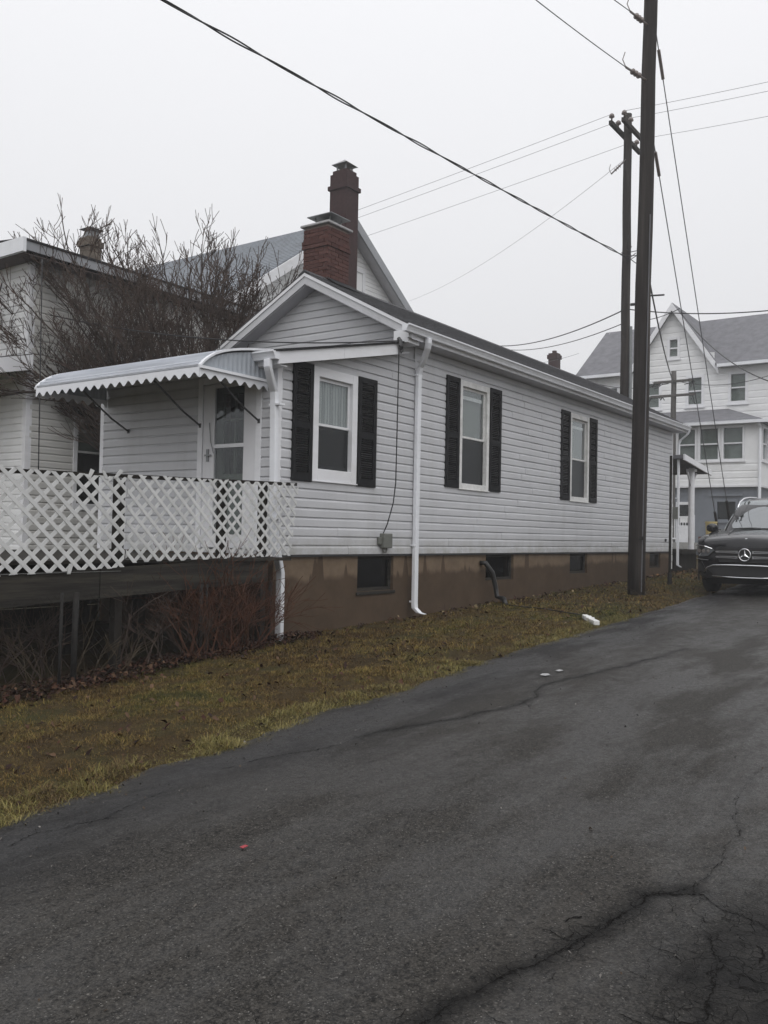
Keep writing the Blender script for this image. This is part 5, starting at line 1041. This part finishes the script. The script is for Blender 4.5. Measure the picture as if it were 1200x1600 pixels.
V, q, t, c = leaves(n_, rsamp, .006, .016, [(.03, .03, .03), (.16, .15, .14), (.07, .05, .035), (.10, .09, .08)], 41, .006)
soup('gravel', [(V, q, t, c)], 'leaf', 'scattered grit and crumbs on the asphalt', 'gravel')
# litter one can point to
def flake(name, x, y, pts, label, mat, cat='litter', lift=.012):
    z = float(road_h(np.array([x]), np.array([y]), False)[0][0])+lift; m = MB(); m.prism([(x+a, y+b, z+.004*math.sin(9*a+5*b)) for a, b in pts], (0, 0, .003)); return tag(m.build(name, mat), label, cat)
flake('paper_scrap', 8.32, 3.89, [(-.06, -.03), (.02, -.05), (.07, .0), (.03, .04), (-.05, .03)], 'larger white scrap lying on the asphalt by the upper crack', 'plastic_bag'); flake('paper_scrap', 8.62, 3.87, [(-.05, -.02), (.03, -.03), (.05, .02), (-.03, .03)], 'smaller white scrap on the asphalt beside the larger one', 'plastic_bag')
flake('red_scrap', 3.18, 3.04, [(-.018, -.012), (.02, -.009), (.018, .010), (-.015, .012)], 'tiny bright red scrap on the wet asphalt', 'red_paint')
za_ = float(lawn_h(np.array([12.9]), np.array([5.2]))[0])+.05
dp = MB(); a, b = Vector((13.02, 5.44, za_+.0)), Vector((12.46, 5.02, za_-.03)); ax = (b-a).normalized(); ay = Vector((-ax.y, ax.x, 0))
dp.rect_tube([a, a.lerp(b, .5)+Vector((0, 0, -.01)), b], .085, .07, ay, Vector((0, 0, 1))); for_ = dp
for t in (.3, .55): c = a.lerp(b, t); dp.rect_tube([c-ax*.02, c+ax*.02], .10, .082, ay, Vector((0, 0, 1)))
tag(bevel(dp.build('downspout_piece', 'trim_worn'), .01), 'broken length of white downspout lying in the grass at the road edge', 'pipe')
hz_ = lambda x, y: float(lawn_h(np.array([x]), np.array([y]))[0])
tag(MB().tube([PR(14.08, -.02, -.45), PR(14.12, .06, -.44), PR(14.28, .12, -.62), PR(14.36, .14, -.85), PR(14.40, .16, -1.05), (14.34, 7.52, hz_(14.3, 7.5)+.10), (14.15, 7.38, hz_(14.15, 7.38)+.03)], .045, 8).build('drain_hose', 'hose', None, smooth=True), 'fat black hose coming out of the foundation and bending into the grass', 'hose')
tag(MB().tube([(14.15, 7.38, hz_(14.1, 7.4)+.03), (13.9, 6.9, hz_(13.9, 6.9)+.03), (13.81, 6.49, hz_(13.8, 6.5)+.03), (13.5, 6.0, hz_(13.5, 6)+.035), (13.2, 5.6, hz_(13.2, 5.6)+.04)], .009, 6).build('ground_cable', 'hose', None, smooth=True), 'thin black cable lying in the grass between the hose and the downspout piece', 'cable')
# bucket on a crate behind the car
cb = Vector((23.0, 6.25, float(gz(23)))); bk = at(1111, 838, 24.5)
cr = empty('wooden_crate', (bk.x, bk.y, float(gz(bk.x)))); tag(cr, 'reddish brown crate under the yellow bucket, mostly hidden by the parked car', 'crate')
for k in range(4): zz = float(gz(bk.x))+k*(bk.z-float(gz(bk.x)))/4; MB().box(bk.x-.28, bk.x+.28, bk.y-.24, bk.y+.26, zz, zz+(bk.z-float(gz(bk.x)))/4-.015).build('plank', 'crate_red', cr)
mb = MB(); mb.tube([bk, bk+Vector((0, 0, .36)), bk+Vector((0, 0, .362)), bk+Vector((0, 0, .40))], [.135, .152, .162, .162], 20); bu = empty('bucket', bk); tag(bu, 'yellow plastic bucket standing on a crate beside the parked car', 'bucket'); mb.build('body', 'bucket', bu, smooth=False)
MB().tube([bk+Vector((0, -.16, .36)), bk+Vector((-.13, -.06, .28)), bk+Vector((-.15, .05, .26)), bk+Vector((0, .16, .36))], .006, 5).build('handle', 'galv', bu)

# ------------------------------------------------------------------ parked SUV (local axes: x across, y towards its front, z up)
CARX, CARY = 18.38, 4.38
car = empty('parked_car', (0, 0, 0)); tag(car, 'black SUV parked nose-on at the grass edge, round three-pointed star badge on its grille', 'car')
K = 1.04
stn = [  # y from the front bumper back, half width, sill z, belt z, section roundness
    (0.00, .80, .31, .90), (-.035, .865, .285, .955), (-.12, .92, .27, .992), (-.32, .955, .26, 1.03), (-.70, .975, .27, 1.075), (-1.10, .985, .28, 1.10), (-1.50, .985, .29, 1.13), (-2.20, .985, .29, 1.15), (-3.20, .985, .29, 1.17), (-4.10, .975, .32, 1.18), (-4.60, .93, .38, 1.15), (-4.86, .80, .45, 1.05), (-4.92, .62, .55, .95)]
mb = MB(); V = []; NP = 15
for y, hw, zs, zb in stn:
    h = zb-zs; row = []
    for k in range(NP):
        t = k/(NP-1)
        if t < .55: s = t/.55; x = hw*(.93+.07*math.sin(min(1, s*1.15)*math.pi/2)) if s > .02 else hw*.86; z = zs+h*.80*s
        else: s = (t-.55)/.45; x = hw*(1-.06*s-.94*max(0, s-.22)/.78*(1 if True else 0)); z = zs+h*(.80+.17*min(1, s/.22))+h*.03*max(0, (s-.22)/.78)+(.045*math.sin(max(0, (s-.22)/.78)*math.pi/2) if y > -1.5 else .03)
        row.append((x, z))
    V += [(x, y, z) for x, z in row]+[(-x, y, z) for x, z in reversed(row[:-1])]
M_ = 2*NP-1; Fc = []
for i in range(len(stn)-1):
    for k in range(M_-1): Fc.append((i*M_+k, i*M_+k+1, (i+1)*M_+k+1, (i+1)*M_+k))
Fc += [tuple(range(M_)), tuple(range((len(stn)-1)*M_, len(stn)*M_))]
mb.add(V, Fc); cp = []
cp.append(mb.build('body', 'car_paint', None, smooth=True))
# greenhouse: pillars and roof with glass set in
gs = [(-1.38, .74, 1.12, 1.12), (-1.62, .745, 1.12, 1.28), (-2.10, .70, 1.14, 1.60), (-2.35, .665, 1.15, 1.70), (-2.70, .655, 1.15, 1.755), (-3.30, .650, 1.16, 1.765), (-3.9, .64, 1.17, 1.73), (-4.35, .61, 1.17, 1.60), (-4.75, .60, 1.10, 1.18)]
mb = MB(); V = []
for y, hw, z0_, z1_ in gs:
    h = z1_-z0_; pr = [(hw+.14*(1 if h > .3 else h/.3), z0_), (hw+.05*min(1, h/.3), z0_+h*.62), (hw, z0_+h*.86), (hw*.86, z0_+h*.965), (hw*.5, z1_-.0), (0, z1_+.012)]; V += [(x, y, z) for x, z in pr]+[(-x, y, z) for x, z in reversed(pr[:-1])]
Fc = [(i*11+k, i*11+k+1, i*11+12+k, i*11+11+k) for i in range(len(gs)-1) for k in range(10)]; mb.add(V, Fc); cp.append(mb.build('cabin', 'car_paint', None, smooth=True))
def ws_pt(s, t):                                # windshield surface: s across -1..1, t up 0..1
    y = -1.42-.93*t+.06*s*s*-1; hw = .83-.135*t; z = 1.125+.575*t**.92+.03-.03*s*s; return (hw*s, y+.035, z)
mb = MB(); ss = np.linspace(-.93, .93, 13); tt = np.linspace(.03, .96, 9); V = [ws_pt(s, t) for t in tt for s in ss]; mb.add(V, [(j*13+13+i, j*13+14+i, j*13+i+1, j*13+i) for j in range(8) for i in range(12)]); cp.append(mb.build('windshield', 'windshield', None, smooth=True, fix=False))
for s in (-1, 1):
    mb = MB(); mb.tube([(s*.665, -2.12, 1.56), (s*.665, -2.32, 1.675), (s*.655, -2.6, 1.745), (s*.645, -3.0, 1.775), (s*.635, -3.6, 1.775), (s*.60, -4.2, 1.70)], .016, 8); cp.append(mb.build('roof_rail', 'chrome', None, smooth=True))
    mb = MB(); mb.add([(s*.79, -2.0, 1.20), (s*.80, -3.9, 1.22), (s*.705, -3.75, 1.58), (s*.705, -2.65, 1.60), (s*.715, -2.35, 1.55)], [(0, 1, 2, 3, 4)]); cp.append(mb.build('side_window', 'lamp_glass', None, fix=False))
    mb = MB(); c = Vector((s*1.08, -1.72, 1.17)); V = []
    for y, k in ((.10, .55), (.05, .92), (-.02, 1.0), (-.09, .85)): V += [(c.x+k*.115*math.cos(a)*1.0, c.y+y, c.z+k*.085*math.copysign(abs(math.sin(a))**.7, math.sin(a))) for a in np.linspace(0, 2*math.pi, 13)[:-1]]
    Fc = [(i*12+k, i*12+(k+1) % 12, i*12+12+(k+1) % 12, i*12+12+k) for i in range(3) for k in range(12)]+[tuple(range(12)), tuple(range(36, 48))]; mb.add(V, Fc); mb.hull8([(s*.90, -1.76, 1.10), (s*.90, -1.66, 1.10), (s*.90, -1.66, 1.15), (s*.90, -1.76, 1.15)], [(s*1.0, -1.75, 1.11), (s*1.0, -1.68, 1.11), (s*1.0, -1.68, 1.16), (s*1.0, -1.75, 1.16)]); cp.append(mb.build('mirror', 'car_paint', None, smooth=True))
    # headlight: wrapped lens with inner reflector blocks
    mb = MB(); A = [(s*.56, .005, .80), (s*.68, .004, .70), (s*.84, -.012, .685), (s*.935, -.11, .72), (s*.975, -.34, .86), (s*.90, -.06, .90), (s*.72, -.0, .885)]; mb.add([(x, y+.03, z) for x, y, z in A]+[(x*.97, y-.08, z) for x, y, z in A], [tuple(range(7)), tuple(range(13, 6, -1))]+[(i, (i+1) % 7, 7+(i+1) % 7, 7+i) for i in range(7)]); hl = mb.build('headlight', 'lamp_glass', None); cp.append(hl)
    m2 = MB()
    for k in range(3): cx_ = s*(.67+.09*k); m2.tube([(cx_, .02-.008*k*k, .785), (cx_, .048-.010*k*k, .785)], .034, 12)
    m2.tube([(s*.60, .040, .825), (s*.74, .036, .868), (s*.90, -.025, .885), (s*.955, -.16, .88)], .011, 6); o = m2.build('lamp_unit', 'chrome', None); o.parent = hl
    # lower bumper scoop and crease
    mb = MB(); A = [(s*.70, .0, .40), (s*.865, -.03, .42), (s*.88, -.035, .60), (s*.80, .0, .60)]; mb.add([(x, y+.02, z) for x, y, z in A]+[(x, y-.05, z) for x, y, z in A], [(0, 1, 2, 3), (7, 6, 5, 4), (0, 1, 5, 4), (1, 2, 6, 5), (2, 3, 7, 6), (3, 0, 4, 7)]); cp.append(mb.build('air_scoop', 'car_plastic', None))
    mb = MB(); mb.tube([(s*.68, .01, .625), (s*.83, -.005, .635), (s*.92, -.075, .645)], .007, 5); cp.append(mb.build('bumper_crease', 'silver_trim', None))
    for yw in (-.90, -3.90):
        mb = MB(); c = (s*.845, yw, .375); pr = [(.0, .0), (.10, .0), (.125, .22), (.135, .27), (.12, .345), (.08, .375), (-.08, .375), (-.12, .345), (-.13, .25)]; V = []; m_ = 28
        for k in range(m_):
            a = 2*math.pi*k/m_; V += [(c[0]+s*dx, c[1]+math.cos(a)*rr, c[2]+math.sin(a)*rr) for dx, rr in pr[2:]]
        L = len(pr)-2; Fc = [(k*L+i, k*L+i+1, ((k+1) % m_)*L+i+1, ((k+1) % m_)*L+i) for k in range(m_) for i in range(L-1)]; mb.add(V, Fc); wh = mb.build('wheel', 'rubber', None, smooth=True); cp.append(wh)
        m2 = MB()
        for k in range(10): a = 2*math.pi*k/10; m2.hull8([(c[0]+s*.10, c[1]+math.cos(a+e)*.04, c[2]+math.sin(a+e)*.04) for e in (-.5, .5)]+[(c[0]+s*.07, c[1]+math.cos(a+e)*.04, c[2]+math.sin(a+e)*.04) for e in (.5, -.5)], [(c[0]+s*.115, c[1]+math.cos(a+e)*.25, c[2]+math.sin(a+e)*.25) for e in (-.1, .1)]+[(c[0]+s*.07, c[1]+math.cos(a+e)*.25, c[2]+math.sin(a+e)*.25) for e in (.1, -.1)])
        m2.tube([(c[0]+s*.02, c[1], c[2]), (c[0]+s*.04, c[1], c[2])], .24, 24); o = m2.build('rim', 'rim_metal', None); o.parent = wh
        mb = MB(); pts = [(s*.99, yw+math.cos(a)*.44, .375+math.sin(a)*.44) for a in np.linspace(-.25, math.pi+.25, 19)]; mb.rect_tube(pts, .03, .07, (1, 0, 0), (0, 0, 1)); cp.append(mb.build('wheel_arch', 'car_plastic', None))
# hood creases, grille, badge, lower intake
for x in (-.42, .42): mb = MB(); mb.tube([(x*1.25, -1.30, 1.150), (x*1.1, -.8, 1.118), (x, -.42, 1.068)], [.02, .018, .006], 6); cp.append(mb.build('hood_crease', 'car_paint', None, smooth=True))
mb = MB(); A = [(-.50, .86), (.50, .86), (.56, .80), (.47, .60), (-.47, .60), (-.56, .80)]; mb.add([(x, .034-.03*abs(x)**2, z) for x, z in A]+[(x, -.10, z) for x, z in A], [tuple(range(6)), tuple(range(11, 5, -1))]+[(i, (i+1) % 6, 6+(i+1) % 6, 6+i) for i in range(6)]); gr = mb.build('grille', 'car_plastic', None); cp.append(gr)
for z in (.775, .685):
    for s in (-1, 1):
        mb = MB(); q4 = [(s*.13, z-.022), (s*.52, z-.012), (s*.54, z), (s*.52, z+.016), (s*.13, z+.022)]; mb.add([(x, .062-.03*x*x, zz) for x, zz in q4]+[(x, .03-.03*x*x, zz) for x, zz in q4], [tuple(range(5)), tuple(range(9, 4, -1))]+[(i, (i+1) % 5, 5+(i+1) % 5, 5+i) for i in range(5)]); o = mb.build('grille_bar', 'silver_trim', None); o.parent = gr
        mb = MB(); q4 = [(s*.16, z-.006), (s*.47, z-.004), (s*.47, z+.004), (s*.16, z+.006)]; mb.add([(x, .0645-.03*x*x, zz) for x, zz in q4], [(0, 1, 2, 3)]); o = mb.build('bar_slot', 'car_plastic', None, fix=False); o.parent = gr
mb = MB(); bc = Vector((0, .074, .73)); rr = .104; pts = [bc+Vector((rr*math.cos(a), 0, rr*math.sin(a))) for a in np.linspace(0, 2*math.pi, 33)]; mb.tube(pts, .013, 8, cap=False)
for k in range(3):
    a = math.pi/2+k*2*math.pi/3; d = Vector((math.cos(a), 0, math.sin(a))); n_ = Vector((-d.z, 0, d.x)); tip = bc+d*rr; mb.add([bc+n_*.020, tip, bc-n_*.020, bc+Vector((0, .018, 0)), tip+Vector((0, .004, 0))], [(0, 3, 4), (3, 2, 4), (0, 1, 4), (2, 1, 4), (0, 2, 1)])
bd_ = mb.build('badge', 'chrome', None); cp.append(bd_); o = MB().tube([bc-Vector((0, .03, 0)), bc-Vector((0, .012, 0))], .10, 28).build('badge_disc', 'car_plastic', None); o.parent = bd_
cp.append(MB().tube([(0, -.055, .985), (0, -.045, 1.012)], .022, 12).build('hood_emblem', 'silver_trim', None))
mb = MB(); A = [(-.62, .54), (.62, .54), (.70, .47), (.58, .36), (-.58, .36), (-.70, .47)]; mb.add([(x, .032-.03*x*x, z) for x, z in A]+[(x, -.10, z) for x, z in A], [tuple(range(6)), tuple(range(11, 5, -1))]+[(i, (i+1) % 6, 6+(i+1) % 6, 6+i) for i in range(6)]); cp.append(mb.build('lower_intake', 'car_plastic', None))
mb = MB(); mb.tube([(x, .052-.04*x*x, z) for x, z in ((-.74, .43), (-.68, .50), (-.58, .535), (-.3, .545), (0, .547), (.3, .545), (.58, .535), (.68, .50), (.74, .43))], .016, 8); mb.tube([(x, .052-.04*x*x, z) for x, z in ((-.6, .35), (-.3, .335), (0, .332), (.3, .335), (.6, .35))], .012, 8); cp.append(mb.build('skid_trim', 'chrome', None, smooth=True))
mb = MB(); mb.box(-.80, .80, -4.7, -.25, .20, .34); cp.append(mb.build('underbody', 'rubber', None))
for s in (-1, 1): cp.append(MB().tube([(s*.58, -1.40, 1.165), (s*.05, -1.44, 1.185)], .010, 5).build('wiper', 'car_plastic', None))
cp.append(MB().box(-.04, .04, -2.28, -2.24, 1.60, 1.68).build('rear_view_mirror', 'car_plastic', None))
for s in (-.38, .38): mb = MB(); mb.box(s-.24, s+.24, -2.9, -2.75, .9, 1.42); mb.box(s-.13, s+.13, -2.88, -2.77, 1.42, 1.60); cp.append(bevel(mb.build('seat', 'interior', None), .04))
for o in cp: o.parent = car
ang = math.atan(.0305)
car.rotation_euler = (0, 0, 0)
zc = float(gz(CARX+1.2))+.012; car.scale = (K, K, 1.12)
mrot = Matrix(((0, -1, 0), (-1, 0, 0), (0, 0, 1)))   # local x -> -Y world, local y -> -X world keeps the star upright
car.rotation_euler = (Matrix(((0, -1, 0), (1, 0, 0), (0, 0, 1)))).to_euler()
car.rotation_euler = (-ang, 0, R(90))
car.location = (CARX, CARY, float(gz(CARX))+.012)

# ------------------------------------------------------------------ mist filling the lane
hz = MB().box(-155, 385, -225, 325, -4.2, 15.5).build('haze', 'vinyl'); hz['kind'] = 'stuff'; hz['label'] = 'thin grey mist in the air over the lane'; hz['category'] = 'mist'
hm = bpy.data.materials.new('mist'); hm.use_nodes = True; t_ = hm.node_tree; t_.nodes.clear(); o_ = t_.nodes.new('ShaderNodeOutputMaterial'); pv = t_.nodes.new('ShaderNodeVolumePrincipled')
pv.inputs['Color'].default_value = (.96, .965, .98, 1); pv.inputs['Density'].default_value = .0020; pv.inputs['Anisotropy'].default_value = .2; t_.links.new(pv.outputs[0], o_.inputs['Volume']); hz.data.materials.clear(); hz.data.materials.append(hm)
